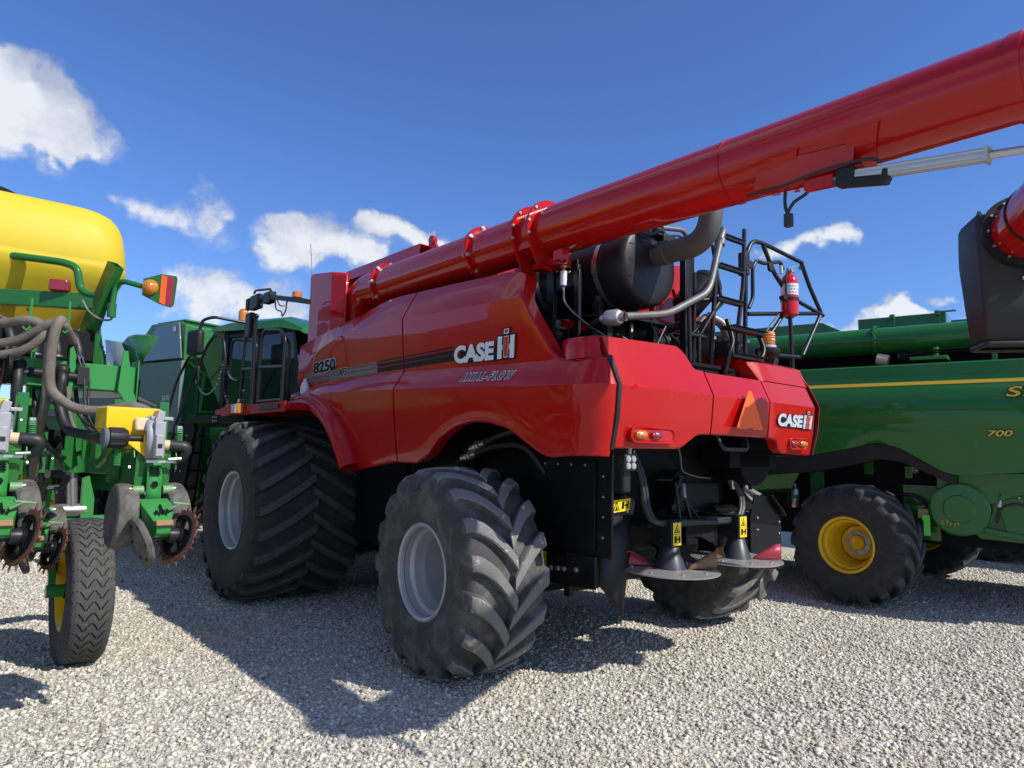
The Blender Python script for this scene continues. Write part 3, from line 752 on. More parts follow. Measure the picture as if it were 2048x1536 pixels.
def side_letters(txt, v, z, ey, ex, h, w, mats, outl, offset, shear, space=1., back=None):
    vs, fs = text_mesh(txt, 1, offset, shear, 1, space); v2, f2 = text_mesh(txt, 1, offset+outl, shear, 1, space)
    xs = [p for p, q in vs]; ys = [q for p, q in vs]; x0, y0 = min(xs), min(ys); sx, sy = w/(max(xs)-x0), h/(max(ys)-y0); mb = MB()
    put2d(mb, [((p-x0)*sx, (q-y0)*sy) for p, q in v2], f2, (0, v, z), ex, ey, .001, 1); put2d(mb, [((p-x0)*sx, (q-y0)*sy) for p, q in vs], fs, (0, v, z), ex, ey, .003, 0)
    if back: put2d(mb, *poly2d(*back), (0, v, z), ex, ey, .0002, 1)
    # normal of (ex, ey) points to -u: lifts became negative u
    return on_side(mb).build('lettering', mats, RED, smooth=0, fix=False)
EXS = (0, -1, -.02); EYS = (0, -.02, 1)
side_letters('CASE', .27, 2.45, EYS, EXS, .150, .555, [M['white'], M['black_v']], .035, .055, .12, 1.0, [(.05, .0), (.575, -.012), (.60, .10), (.10, .10)])
ih_mark((0, -.315, 2.440), EXS, EYS, .225, .175, 'emblem', True)
side_letters('AXIAL-FLOW', .075, 2.285, (0, -.02, 1), (0, -1, -.035), .064, .66, [M['black_v'], M['white']], .075, .015, .28, 1.5)
side_letters('8250', 3.05, 2.555, (0, 0, 1), (0, -1, .03), .13, .55, [M['black_v'], M['silver_v']], .05, .045, .12, 1.0)
side_letters('AFS', 2.44, 2.49, (0, 0, 1), (0, -1, .01), .085, .20, [M['black_v'], M['silver_v']], .05, .03, .3, 1.0)
letters('CASE', (2.60, -1.488, 1.985), (1, .022, .0), (0, -.06, 1), .11, .43, 'lettering', [M['silver_v'], M['black_v']], .04, .055, .12, 1.0, [(.03, .0), (.44, -.01), (.46, .08), (.07, .08)], lift=.006)
ih_mark((3.04, -1.478, 1.98), (1, .03, 0), (0, -.06, 1), .165, .12, 'emblem', wm='silver_v')
mb = MB()
for z0, z1, zz0, zz1 in ((2.478, 2.528, 2.468, 2.502), (2.535, 2.572, 2.515, 2.54), (2.586, 2.600, 2.553, 2.565)):
    for (va, vb, mi) in ((.27, 1.085, 0), (1.115, 1.6, 0), (1.6, 2.2, 1), (2.2, 2.8, 1), (2.8, 3.3, 1)):
        L = lambda v, a, b: a+(b-a)*max(0, min(1, (v-.27)/3.03))
        def sp(v, z):
            sec = side_section(v); us = [p[0] for p in sec]; zs = [p[2] for p in sec]
            j = [(p[2], p[0]) for p in sec[5:14]]; j.sort(); return (float(np.interp(z, [a for a, b in j], [b for a, b in j]))-.0035, v, z)
        nn = 6
        for k in range(nn):
            a = va+(vb-va)*k/nn; b = va+(vb-va)*(k+1)/nn
            mb.add([sp(a, L(a, z0, zz0)), sp(a, L(a, z1, zz1)), sp(b, L(b, z1, zz1)), sp(b, L(b, z0, zz0))], [(0, 1, 2, 3)], mi)
mb.build('stripe', [M['black_v'], M['grey_v']], RED, smooth=0)

# grain tank
mb = MB()
mb.prism([(3.45, 2.3), (3.45, 3.72), (.72, 3.72), (.72, 2.3)], 'u', 1.28, 3.3)
mb.build('grain_tank', M['red'], RED, bevel=.02)
mb = MB()   # front corner box beside the tank
o = [(.56, 3.45), (.56, 2.86), (.66, 2.68), (.70, 2.70), (.72, 3.10), (1.28, 3.12), (1.28, 3.45)]
def tz(u, v): return 3.82-.10*(3.45-v)/.8-.02*(u-.56)
rows = [[(u, v, 2.45) for u, v in o], [(u, v, tz(u, v)-.03) for u, v in o], [(u+(.92-u)*.05, v+(3.1-v)*.05, tz(u, v)) for u, v in o]]
mb.loft(rows, closed=True); mb.add(rows[-1], [tuple(range(7))]); mb.build('tank_corner_panel', M['red'], RED, bevel=.012, smooth=20)
mb = MB(); mb.tube([(.72, 3.5, 3.2), (.72, 3.7, 3.6), (.72, 3.86, 4.32)], .006, 6); mb.build('antenna', M['satin'], RED)
# hollow beam of the folded tank extension, open at its rear end
mb = MB(); v0, v1, z0, z1 = 1.66, 3.35, 3.79, 3.905
for (a, b) in (((.98, v0, z0), (1.24, v1, z0+.008)), ((.98, v0, z1-.008), (1.24, v1, z1)), ((.98, v0, z0+.008), (.988, v1, z1-.008)), ((1.232, v0, z0+.008), (1.24, v1, z1-.008))): mb.bx(a, b)
mb.build('tank_extension_beam', M['red_tube'], RED)
mb = MB(); mb.prism([(1.35, 3.70), (1.55, 3.72), (1.60, 3.90), (1.50, 3.92)], 'u', 1.05, 1.08); mb.cyl((1.04, 1.54, 3.93), (1.09, 1.54, 3.93), .05, n=16); mb.build('hinge_arm', M['red'], RED)
mb = MB(); mb.bx((1.15, 1.0, 3.78), (1.5, 1.45, 3.86)); mb.bolts([(1.15, 1.1, 3.82), (1.15, 1.3, 3.82)], (-1, 0, 0), .018, .01); mb.build('tank_bracket', M['plastic'], RED, bevel=.01)
mb = MB()
for k in range(7): mb.ball((1.15, 2.25+.10*k, 3.62+.012*k), .022, 0, 8, 5)
mb.bx((1.14, 2.15, 3.64), (1.26, 3.0, 3.68), 1); mb.build('bolt_row', [M['steel'], M['black']], RED)

# unloading auger: elbow, flanged tube, hinge, folded end with spout
R0 = .205; uA, zA = .90, 3.52
mb = MB()
mb.tube([(uA, 2.86, 3.02), (uA, 2.84, 3.30), (uA, 2.62, 3.52), (uA, 2.16, 3.52)], R0*.97, 36, .25, seg=8)
mb.lathe([(.27, -.02), (.27, .02), (.2, .03)], (uA, 2.86, 3.02), (0, 0, 1), 32)
el = mb.build('auger_elbow', M['red_tube'], RED, smooth=45)
mb = MB(); mb.bx((.68, 2.96, 3.40), (.72, 3.08, 3.56)); mb.bolts([(.68, 2.99, 3.44+.05*k) for k in range(3)]+[(.68, 3.05, 3.44+.05*k) for k in range(3)], (-1, 0, 0), .012, .01, 1); mb.build('latch_plate', [M['red'], M['steel']], el)
mb = MB(); mb.lathe([(R0, 0), (R0, 6.5)], (uA, 2.16, zA), (0, -1, 0), 64)
for v, w in ((-.42, .02), (.36, .02), (2.10, .02), (-2.2, .004), (-3.74, .03)): mb.lathe([(R0, -w), (R0+.006, -w), (R0+.006, w), (R0, w)], (uA, v, zA), (0, -1, 0), 64)
tb = mb.build('auger_tube', M['red_tube'], RED, smooth=45)
def flange(v, dr, w, nb=8, a0=0.):
    mb = MB(); mb.lathe([(R0, -w), (R0+dr, -w), (R0+dr+.004, 0), (R0+dr, w), (R0, w)], (uA, v, zA), (0, -1, 0), 64)
    for k in range(nb):
        a = 2*pi*k/nb+a0; c = (uA+(R0+dr*.45)*cos(a), v, zA+(R0+dr*.45)*sin(a))
        mb.cyl((c[0], v-w-.022, c[2]), (c[0], v+w+.022, c[2]), .014, n=6, m=1); mb.cyl((c[0], v-w-.012, c[2]), (c[0], v+w+.012, c[2]), .022, n=12, m=1)
    return mb.build('flange', [M['red'], M['steel']], tb, smooth=40)
flange(2.14, .035, .02); flange(.40, .04, .022, 8, .25)
for v in (-.27, -.47):
    f = MB(); f.lathe([(R0, -.014), (R0+.055, -.014), (R0+.055, .014), (R0, .014)], (uA, v, zA), (0, -1, 0), 64)
    f.prism([(uA-.24, zA-.02), (uA-.20, zA-.02), (uA-.12, zA-.22), (uA+.02, zA-.24), (uA+.02, zA-.33), (uA-.13, zA-.31), (uA-.22, zA-.14)], 'v', v-.012, v+.012)
    f.bolts([(uA-.255*cos(q), v-.014, zA+.235*sin(q)) for q in (.2, -.25, .8)], (0, -1, 0), .013, .012, 1)
    f.build('flange', [M['red'], M['steel']], tb, smooth=40)
mb = MB(); mb.bx((.70, -.46, 3.36), (.72, -.28, 3.42)); mb.bx((.85, -.62, 3.22), (1.0, -.30, 3.27)); mb.bx((.72, -.80, 3.20), (.80, -.70, 3.28)); mb.bar((.85, -.50, 3.25), (.78, -.80, 3.20), .02, .05); mb.build('rest_bracket', M['red'], tb, bevel=.004)
# welded saddle bracket under the tube carrying the actuator
mb = MB()
def onring(v, a, r=R0+.004): return (uA+r*cos(a), v, zA+r*sin(a))
for (v0, v1, w0, w1) in ((-2.50, -2.62, -2.56, -2.60), (-2.96, -3.06, -3.10, -3.20)):
    rows = []
    for k in range(9):
        a = radians(200+9.0*k*1.0); t = k/8
        rows.append([onring(v0-.06*t, a), onring(v0-.06*t, a, R0+.02), onring(v1-.0*t-.10*(1-t), a, R0+.02), onring(v1-.10*(1-t), a)])
    mb.loft(rows, closed=True, caps=True)
mb.loft([[(uA-.17, -2.45, zA-.13), (uA-.14, -2.40, zA-.22), (uA-.10, -2.45, zA-.25), (uA+.0, -2.45, zA-.23)],
         [(uA-.19, -2.62, zA-.10), (uA-.16, -2.62, zA-.245), (uA-.12, -2.62, zA-.275), (uA+.0, -2.62, zA-.25)],
         [(uA-.18, -2.80, zA-.12), (uA-.16, -2.80, zA-.255), (uA-.12, -2.80, zA-.285), (uA+.0, -2.80, zA-.25)],
         [(uA-.17, -3.02, zA-.13), (uA-.15, -3.0, zA-.235), (uA-.10, -3.0, zA-.255), (uA+.0, -3.0, zA-.23)]])
mb.bar((uA-.15, -2.74, zA-.29), (uA-.15, -2.90, zA-.30), .05, .06)
mb.build('actuator_bracket', M['red'], tb, smooth=40)
ad = V3((.75, -3.76, 3.115))-V3((.75, -2.90, 3.225)); an = ad.normalized(); a0 = V3((.75, -2.92, 3.222))
mb = MB(); mb.cyl(a0-an*.05, a0+an*.02, .016, n=12); ac = mb.build('linear_actuator', M['steel'], tb)
mb = MB(); up = Vector((1, 0, 0)).cross(an)
mb.bar(a0, a0+an*.10, .085, .10); mb.bar(a0+an*.02-Vector((0, 0, .028)), a0+an*.26-Vector((0, 0, .045)), .075, .045); mb.bar(a0+an*.235-Vector((0, 0, .02)), a0+an*.27-Vector((0, 0, .02)), .07, .06); mb.build('motor_housing', M['plastic'], ac, bevel=.012, seg=3)
mb = MB(); sec = []
for k in range(28):
    a = 2*pi*k/28; q = max(abs(cos(a)), abs(sin(a))); rr = .030/q*(1 if k % 4 else .94); sec.append((rr*cos(a), rr*sin(a)))
mb.loft([[a0+an*t+Vector((p, 0, 0))+up*q for p, q in sec] for t in (.08, .70)], closed=True, caps=True)
mb.bar(a0+an*.695, a0+an*.712, .072, .072); mb.build('actuator_body', M['alu'], ac, smooth=20)
MB().cyl(a0+an*.70, a0+an*1.5, .019, n=16).build('rod', M['steel'], ac)
MB().tube(spline([(.76, -2.36, 3.28), (.72, -2.60, 3.26), (.70, -2.86, 3.275), (.71, -3.08, 3.27), (.73, -3.16, 3.24)]), .009, 8).build('cable', M['hose_b'], tb)
mb = MB(); mb.tube(spline([(.78, -2.60, 3.27), (.78, -2.595, 3.20), (.78, -2.60, 3.14), (.78, -2.62, 3.10)]), .010, 8); mb.tube(spline([(.78, -2.77, 3.25), (.78, -2.72, 3.20), (.78, -2.65, 3.17), (.78, -2.61, 3.12)]), .010, 8)
mb.bx((.762, -2.635, 3.035), (.798, -2.595, 3.11)); mb.bx((.765, -2.632, 3.06), (.800, -2.592, 3.075), 1); mb.build('connector', [M['hose_b'], M['grey']], tb)
# hinge at the tube's end and the folded outer section
mb = MB(); mb.lathe([(R0, -.04), (R0+.05, -.04), (R0+.05, .03), (R0, .03)], (uA, -4.30, zA), (0, -1, 0), 48); mb.cyl((uA+.26, -4.36, zA-.2), (uA+.26, -4.36, zA+.2), .04); mb.build('tube_hinge', M['red'], tb)
# outer auger section folded back beside the tube, with the rubber spout at its end
e0, e1 = V3((1.06, -4.40, 3.52)), V3((2.74, -3.24, 3.29)); td = (e1-e0).normalized()
mb = MB(); mb.tube([e0, e1], .205, 48); mb.lathe([(.205, -.01), (.213, -.01), (.213, .01), (.205, .01)], e1-td*.30, td, 48, 1)
ot = mb.build('auger_outer_tube', [M['red_tube'], M['plastic']], RED, smooth=45)
mb = MB(); mb.lathe([(.20, -.05), (.255, -.05), (.26, -.03), (.26, -.02), (.225, -.015), (.225, .06), (.20, .06)], e1, td, 48, ms=[0, 0, 0, 0, 1, 1])
t2 = Vector((td.x, td.y, 0)).normalized(); p2 = Vector((-t2.y, t2.x, 0))
for k in range(12):
    a = 2*pi*k/12; x, y, z = frame(td); c = e1-td*.05+x*(.222*cos(a))+y*(.222*sin(a)); mb.cyl(c, c-td*.012, .010, n=6, m=2)
mb.bar(e1+p2*.24+Vector((0, 0, .05)), e1+p2*.24+t2*.08+Vector((0, 0, .15)), .02, .10, 0)
mb.build('spout_ring', [M['plastic'], M['red_tube'], M['steel']], ot, smooth=40)
def rsec(z, ta, tb, w, r=.07, sh=0):
    pts = []
    for (cx, cy, a0) in ((tb-r, w-r, 0), (ta+r*.5, w-r*.5, 90), (ta+r*.5, -w+r*.5, 180), (tb-r, -w+r, 270)):
        rr = r if a0 in (0, 270) else r*.5
        for k in range(5):
            a = radians(a0+90*k/4); q = e1+t2*(cx+rr*cos(a))+p2*(cy+rr*sin(a)); pts.append((q.x, q.y, z))
    return pts
mb = MB(); rows = [rsec(3.44, .10, .36, .20), rsec(3.44, .02, .41, .262), rsec(3.41, -.005, .425, .275), rsec(3.32, -.015, .43, .277), rsec(3.15, -.03, .44, .275), rsec(2.82, -.03, .39, .26), rsec(2.52, -.03, .32, .25)]
mb.loft(rows, closed=True); mb.add(rows[0], [tuple(range(20))])
mb.build('spout', M['spout'], ot, smooth=60, solid=.012)
mb = MB(); mb.loft([rsec(2.535, -.038, .33, .258), rsec(2.505, -.038, .325, .256)], closed=True); mb.build('spout_hem', M['hose_b'], ot, solid=.02, smooth=60)
mb = MB(); b0 = e1-t2*.05-Vector((0, 0, .33))-p2*.02; mb.bar(b0, b0-t2*.25+Vector((0, 0, .12))-p2*.05, .05, .02, 1); mb.bar(b0-p2*.02, b0-t2*.10+Vector((0, 0, .05))-p2*.04, .06, .05, 0); mb.cyl(b0+p2*.03, b0+p2*.05, .012, n=6, m=1)
mb.build('spout_bracket', [M['plastic'], M['steel']], ot)

# ------------------------------------------------------------------ engine bay
mb = MB(); c = (1.55, 0, 3.27)
mb.lathe([(.001, .50), (.22, .50), (.315, .44), (.32, .40), (.32, .10), (.324, .10), (.324, .08), (.318, .06), (.318, -.30), (.323, -.32), (.318, -.34), (.318, -.72)], c, (0, 1, 0), 56)
can = mb.build('air_filter_housing', M['can'], RED, smooth=40)
mb = MB(); mb.lathe([(.318, .715), (.345, .72), (.350, .74), (.350, .90), (.345, .945), (.33, .975), (.30, .99), (.20, 1.0), (.001, 1.005)], c, (0, -1, 0), 56)
for k in range(3): mb.bar((1.28, -.994, 3.14+.13*k), (1.82, -.994, 3.14+.13*k), .004, .006)
mb.build('end_cap', M['can'], can, smooth=40)
mb = MB()
for v in (-.66, .05): mb.lathe([(.321, -.024), (.327, -.024), (.327, .024), (.321, .024)], (1.55, v, 3.27), (0, 1, 0), 56)
mb.bx((1.214, -.685, 3.20), (1.235, -.635, 3.32)); mb.build('clamp_strap', M['steel'], can)
mb = MB(); mb.cyl((1.3, -.66, 2.92), (1.27, -.66, 3.02), .03, n=8); mb.bx((1.25, -.70, 2.78), (1.30, -.62, 2.98)); mb.prism([(-.4, 2.86), (-.95, 2.82), (-.95, 2.80), (-.4, 2.84)], 'u', 1.15, 1.95)
mb.bx((1.22, -.82, 2.48), (1.28, -.72, 2.82)); mb.bx((1.7, -.9, 2.4), (1.76, -.82, 2.85)); mb.build('filter_bracket', M['satin'], can, bevel=.003)
mb = MB(); mb.tube([(1.60, -1.0, 3.36), (1.62, -1.50, 3.36), (1.66, -1.52, 3.98)], .092, 28, .26, seg=10); mb.lathe([(.1, -.01), (.1, .05), (.092, .055)], (1.60, -1.08, 3.36), (0, -1, 0), 28); mb.build('intake_elbow', plain('grey_rubber_elbow', (.075, .074, .072), .62, 0, .15, 9), RED, smooth=50)
mb = MB(); mb.tube([(1.02, -1.15, 2.745), (1.18, -1.15, 2.77), (1.56, -1.15, 2.84), (2.12, -1.15, 3.11), (2.31, -1.15, 3.64), (2.40, -1.12, 3.74), (2.41, -1.0, 3.70)], .031, 16, .12); mb.cyl((2.295, -1.15, 3.56), (2.31, -1.15, 3.61), .040, n=16); mb.build('aspirator_pipe', M['exh'], RED, smooth=50)
mb = MB(); mb.lathe([(.02, 0), (.03, .01), (.03, .05), (.055, .055), (.062, .07), (.062, .16), (.05, .18), (.034, .185), (.034, .23)], (.98, -.97, 2.74), (.1, -1, -.02), 24)
mb.build('check_valve', M['alu'], RED, smooth=40)
mb = MB(); mb.tube(spline([(1.05, -.95, 2.745), (1.1, -.8, 2.74), (1.2, -.62, 2.68), (1.25, -.5, 2.5)]), .034, 12); mb.tube(spline([(1.0, -.53, 3.04), (1.0, -.56, 2.92), (1.05, -.72, 2.76), (1.1, -.95, 2.60), (1.1, -1.05, 2.5)]), .012, 8)
mb.build('rubber_hose', M['hose_b'], RED)
mb = MB(); mb.bx((1.05, -.36, 2.4), (1.10, -.27, 3.32)); mb.bx((1.05, -.66, 2.4), (1.08, -.60, 3.2)); mb.bx((1.08, -.34, 3.15), (1.11, -.62, 3.26)); mb.bx((1.07, -.36, 3.08), (1.085, -.62, 3.30)); mb.bx((1.1, .0, 2.4), (1.2, .5, 2.9))
mb.bolts([(1.05, -.40, 3.23), (1.05, -.48, 3.22), (1.05, -.55, 3.2)], (-1, 0, 0), .013, .01, 1); mb.build('bay_post', [M['satin'], M['steel']], RED, bevel=.004)
mb = MB(); mb.cyl((1.0, -.53, 3.08), (1.0, -.53, 3.20), .028, n=16, m=0); mb.cyl((1.0, -.53, 3.04), (1.0, -.53, 3.08), .012, n=8, m=1); mb.cyl((1.0, -.53, 3.20), (1.0, -.53, 3.24), .008, n=8, m=1); mb.build('fuel_filter', [M['white'], M['grey']], RED)
# assorted engine pieces low in the bay: block, castings, pulleys, pipes
mb = MB(); mb.bx((1.3, -.3, 2.44), (2.2, .5, 2.80)); mb.bx((1.45, -.7, 2.44), (2.0, -.35, 2.62)); mb.cyl((1.2, .1, 2.62), (1.28, .1, 2.62), .12); mb.bx((1.12, -.25, 2.44), (1.3, .3, 2.60)); mb.build('engine_block', M['can'], RED, bevel=.01)
mb = MB()
rr = random.Random(3)
for k in range(16):
    a = (rr.uniform(1.08, 1.22), rr.uniform(-.35, .1), rr.uniform(2.5, 2.85)); mb.box(a, (rr.uniform(.03, .08), rr.uniform(.03, .09), rr.uniform(.03, .08)), 0, Matrix.Rotation(rr.uniform(0, 1), 3, 'X'))
mb.build('bracket_casting', M['grey'], RED, bevel=.006)
mb = MB()
for k in range(8):
    y = -.2-.08*k; mb.tube(spline([(1.15+.03*k, y+.3, 2.50), (1.3, y, 2.56+.02*k), (1.6, y-.2, 2.52), (2.0, y-.1, 2.56)]), .012+.004*(k % 3), 8)
mb.build('wiring_loom', M['hose_b'], RED)
# ribbed air hoses, drum and turbo pipes behind the ladder
def ribbed(pts, r, nm, mat, pitch=.028):
    P = spline(pts, 14); L = [0]
    for a, b in zip(P, P[1:]): L.append(L[-1]+(b-a).length)
    n = int(L[-1]/pitch)*2; Q = []; R = []
    for k in range(n+1):
        s = L[-1]*k/n; j = max(0, min(len(P)-2, int(np.searchsorted(L, s))-1)); t = (s-L[j])/max(1e-6, L[j+1]-L[j]); Q.append(P[j]+(P[j+1]-P[j])*t); R.append(r*(1 if k % 2 else .9))
    mb = MB(); mb.tube(Q, r, 20, rads=R); return mb.build(nm, mat, RED, smooth=60)
ribbed([(1.75, -.72, 2.62), (2.05, -.70, 2.70), (2.28, -.66, 2.72)], .10, 'air_hose', M['plastic'])
ribbed([(2.3, -.66, 2.72), (2.5, -.62, 2.80), (2.56, -.55, 3.1)], .085, 'air_hose', M['plastic'])
mb = MB()
for k in range(6): mb.lathe([(.20, 0), (.215, .008), (.20, .016)], (2.34+.03*k, -.70, 2.74), (1, .15, 0), 32)
mb.lathe([(.05, -.02), (.20, .0), (.20, .18), (.05, .2)], (2.34, -.70, 2.74), (1, .15, 0), 32); mb.build('cooling_fan_drum', M['satin'], RED)
mb = MB(); mb.lathe([(.001, -.02), (.12, -.02), (.15, .0), (.155, .03), (.155, .44), (.15, .47), (.10, .49), (.001, .49)], (2.95, -.66, 2.74), (1, .05, .06), 36); mb.lathe([(.158, .20), (.162, .20), (.162, .25), (.158, .25)], (2.95, -.66, 2.74), (1, .05, .06), 36); mb.build('air_tank', M['plastic'], RED, smooth=40)
mb = MB(); d = V3((.26, -.1, .30)); mb.lathe([(.001, -.02), (.14, 0), (.15, .02), (.15, .36), (.155, .36), (.155, .40), (.13, .43), (.001, .44)], (2.66, -.50, 3.14), d, 36)
x, y, z = frame(d)
for i in range(12):
    for j in range(6):
        a = pi*.2+j*.28; q = V3((2.66, -.5, 3.14))+z*(.05+.024*i)+x*(.150*cos(a))+y*(.150*sin(a)); q2 = q+(x*cos(a)+y*sin(a))*.004; mb.cyl(q, q2, .007, n=6, m=1)
mb.build('exhaust_shroud', [M['plastic'], M['dark']], RED, smooth=40)
mb = MB(); mb.tube([(2.88, -.62, 2.62), (2.86, -.66, 2.98), (2.74, -.70, 3.05), (2.62, -.70, 2.95)], .045, 16, .12); mb.tube([(3.05, -.75, 2.62), (3.02, -.78, 2.80), (3.0, -.70, 3.02), (2.86, -.62, 3.08)], .048, 16, .1); mb.build('coolant_pipe', M['exh'], RED, smooth=50)
mb = MB(); mb.cyl((3.03, -.77, 2.84), (3.03, -.77, 2.87), .056, n=20); mb.cyl((2.86, -.66, 2.84), (2.86, -.66, 2.87), .054, n=20); mb.box((3.25, -.80, 2.86), (.09, .02, .03)); mb.build('hose_clamp', M['steel'], RED)
# red screen housing on the right behind the ladder
mb = MB(); mb.prism([(2.15, 2.44), (3.34, 2.44), (3.34, 2.95), (3.12, 3.68), (2.15, 3.60)], 'v', -.25, -.20); mb.prism([(-.2, 2.44), (.9, 2.44), (.9, 3.75), (-.2, 3.68)], 'u', 2.1, 3.1)
mb.bar((3.20, -.26, 2.55), (2.80, -.26, 3.4), .03, .02); mb.bx((3.0, -.9, 2.44), (3.36, -.2, 2.62)); mb.build('cooling_screen_housing', M['red'], RED, bevel=.008)

# more of the packed bay: shrouds, pipes, boxes and looms around the filter housing
mb = MB(); mb.bx((1.75, -.62, 2.46), (2.08, -.30, 2.98)); mb.build('ecu_box', M['plastic'], RED, bevel=.01)
mb = MB(); mb.prism([(1.28, 2.60), (1.95, 2.58), (1.95, 2.84), (1.28, 2.86)], 'v', -.58, -.56); mb.bx((1.93, -1.05, 2.46), (1.98, -.99, 3.45)); mb.bx((1.98, -1.02, 3.0), (2.10, -.99, 3.5)); mb.build('bay_panel', M['satin'], RED, bevel=.004)
mb = MB(); mb.tube(spline([(1.35, -.99, 3.52), (1.48, -1.04, 3.50), (1.60, -1.05, 3.56), (1.78, -1.0, 3.50), (1.86, -.98, 3.36)]), .014, 8); mb.tube(spline([(1.40, -1.0, 3.45), (1.52, -1.05, 3.40), (1.58, -1.03, 3.30)]), .009, 8); mb.tube(spline([(1.75, -1.0, 3.56), (1.95, -1.0, 3.58), (2.05, -.98, 3.40), (2.06, -.95, 3.0)]), .012, 8); mb.build('cap_wiring', M['hose_b'], RED)
mb = MB(); mb.box((1.72, -1.02, 3.50), (.16, .06, .09)); mb.box((1.60, -1.02, 3.55), (.08, .05, .06)); mb.box((1.88, -1.0, 3.46), (.05, .05, .12)); mb.build('sensor_block', M['plastic'], RED, bevel=.008)
mb = MB(); mb.tube([(1.70, -.98, 3.62), (2.0, -1.0, 3.66), (2.08, -.98, 3.5), (2.08, -.95, 3.2)], .022, 10, .1); mb.build('breather_pipe', M['exh'], RED, smooth=50)
mb = MB(); mb.bx((1.2, -.95, 2.46), (1.9, -.85, 2.50)); mb.tube([(1.18, -.85, 2.6), (1.5, -.9, 2.62), (1.75, -.98, 2.55)], .03, 10, .08); mb.tube([(1.3, -.98, 2.5), (1.36, -.95, 2.75), (1.5, -.8, 2.80)], .018, 8, .08); mb.tube([(1.5, -1.02, 2.47), (1.72, -1.02, 2.80)], .006, 6); mb.tube([(1.72, -1.02, 2.47), (1.5, -1.02, 2.80)], .006, 6); mb.build('deck_piping', M['satin'], RED)
mb = MB(); mb.bx((1.32, -.62, 2.60), (1.44, -.5, 2.70)); mb.bx((1.42, .1, 2.84), (1.7, .3, 2.9)); mb.bx((2.0, -.66, 3.0), (2.12, -.60, 3.30)); mb.build('red_bracket', M['red'], RED, bevel=.006)
mb = MB(); mb.lathe([(.05, 0), (.09, .02), (.09, .10), (.06, .14), (.02, .15)], (2.2, -.85, 2.50), (0, 0, 1), 24); mb.lathe([(.03, 0), (.06, .01), (.06, .16), (.03, .18)], (1.62, -.75, 2.48), (0, 0, 1), 20); mb.build('filter_bowl', M['can'], RED, smooth=40)
mb = MB()
for k in range(5): mb.tube(spline([(2.02+.05*k, -.92, 2.46), (2.0+.06*k, -.95, 2.62+.03*k), (2.1+.07*k, -.8, 2.75+.04*k), (2.2+.05*k, -.5, 2.8)]), .013, 8)
mb.build('hose_bundle', M['hose_b'], RED, smooth=60)
# ladder up to the engine deck
mb = MB()
VL = -1.12
mb.tube([(2.72, VL, 3.80), (2.70, VL, 3.3), (2.60, VL, 2.85), (2.56, VL, 2.5)], .020, 10, .1)
mb.tube([(2.30, VL, 3.80), (2.27, VL, 3.3), (2.22, VL, 2.85), (2.18, VL, 2.45)], .020, 10, .1)
mb.tube([(2.10, VL+.1, 3.3), (2.08, VL+.1, 2.45)], .018, 10); mb.tube([(2.22, VL, 3.55), (2.36, VL, 3.05), (2.05, VL+.1, 2.75)], .016, 8); mb.tube([(2.0, VL+.15, 3.05), (2.32, VL, 3.08)], .02, 8); mb.tube([(1.88, VL, 2.72), (2.1, VL, 2.72)], .018, 8); mb.tube([(1.88, VL, 2.95), (1.90, VL, 2.5)], .018, 8); mb.tube([(2.35, VL, 3.10), (2.02, VL, 2.72), (2.02, VL, 2.5)], .018, 8)
mb.tube([(2.20, VL-.12, 2.40), (2.19, VL-.18, 2.58), (2.25, VL-.18, 2.68), (2.25, VL-.12, 2.88)], .022, 10, .06); mb.tube([(2.64, VL-.12, 2.36), (2.66, VL-.18, 2.56), (2.74, VL-.18, 2.66), (2.72, VL-.12, 2.84)], .022, 10, .06)
ld = mb.build('ladder', M['satin'], RED, smooth=50)
for (z, a, b, v, dd) in ((3.66, 2.30, 2.70, VL, .04), (3.38, 2.28, 2.68, VL, .05), (3.08, 2.26, 2.64, VL, .06), (2.80, 2.20, 2.74, VL-.14, .09), (2.56, 2.20, 2.68, VL-.16, .10)):
    mb = MB(); mb.bx((a, v-dd/2, z-.012), (b, v+dd/2, z+.018))
    for k in range(14): mb.box((a+.02+(b-a-.04)*k/13, v-dd/2, z+.018), (.010, dd*.9, .012), 0)
    mb.build('rung', M['satin'], ld, bevel=.003)
# guard rail at the right side of the deck
mb = MB(); VR = -1.06; r = .021
mb.tube([(2.80, VR, 2.42), (2.84, VR, 3.60), (2.95, VR, 3.76), (3.15, VR, 3.77), (3.88, VR, 3.72)], r, 10, .12)
mb.tube([(3.14, VR-.0, 3.75), (3.30, VR-.02, 3.50), (3.54, VR-.04, 3.31), (3.44, VR-.02, 3.10), (3.04, VR, 2.70), (3.02, VR, 2.50)], r, 10, .06)
mb.tube([(3.86, VR, 3.72), (4.02, VR, 3.50), (4.26, VR, 3.25), (3.86, VR, 2.76)], r, 10, .03)
mb.tube([(3.54, VR-.04, 3.31), (4.30, VR, 3.23)], r, 10); mb.tube([(2.86, VR, 3.04), (4.22, VR, 3.24)], r, 10)
mb.tube([(3.66, VR, 2.50), (3.62, VR, 3.15)], r, 10); mb.tube([(3.30, VR, 2.70), (3.78, VR, 2.73)], r*1.1, 10); mb.tube([(3.70, VR-.1, 3.62), (3.84, VR, 3.66)], r, 10)
mb.tube([(2.88, VR, 3.10), (2.95, VR, 3.2), (2.95, VR, 3.50), (3.02, VR, 3.58), (3.14, VR, 3.57), (3.42, VR-.02, 3.64), (3.5, VR, 3.58)], r*.85, 10, .06)
mb.build('guard_rail', M['satin'], RED, smooth=50)
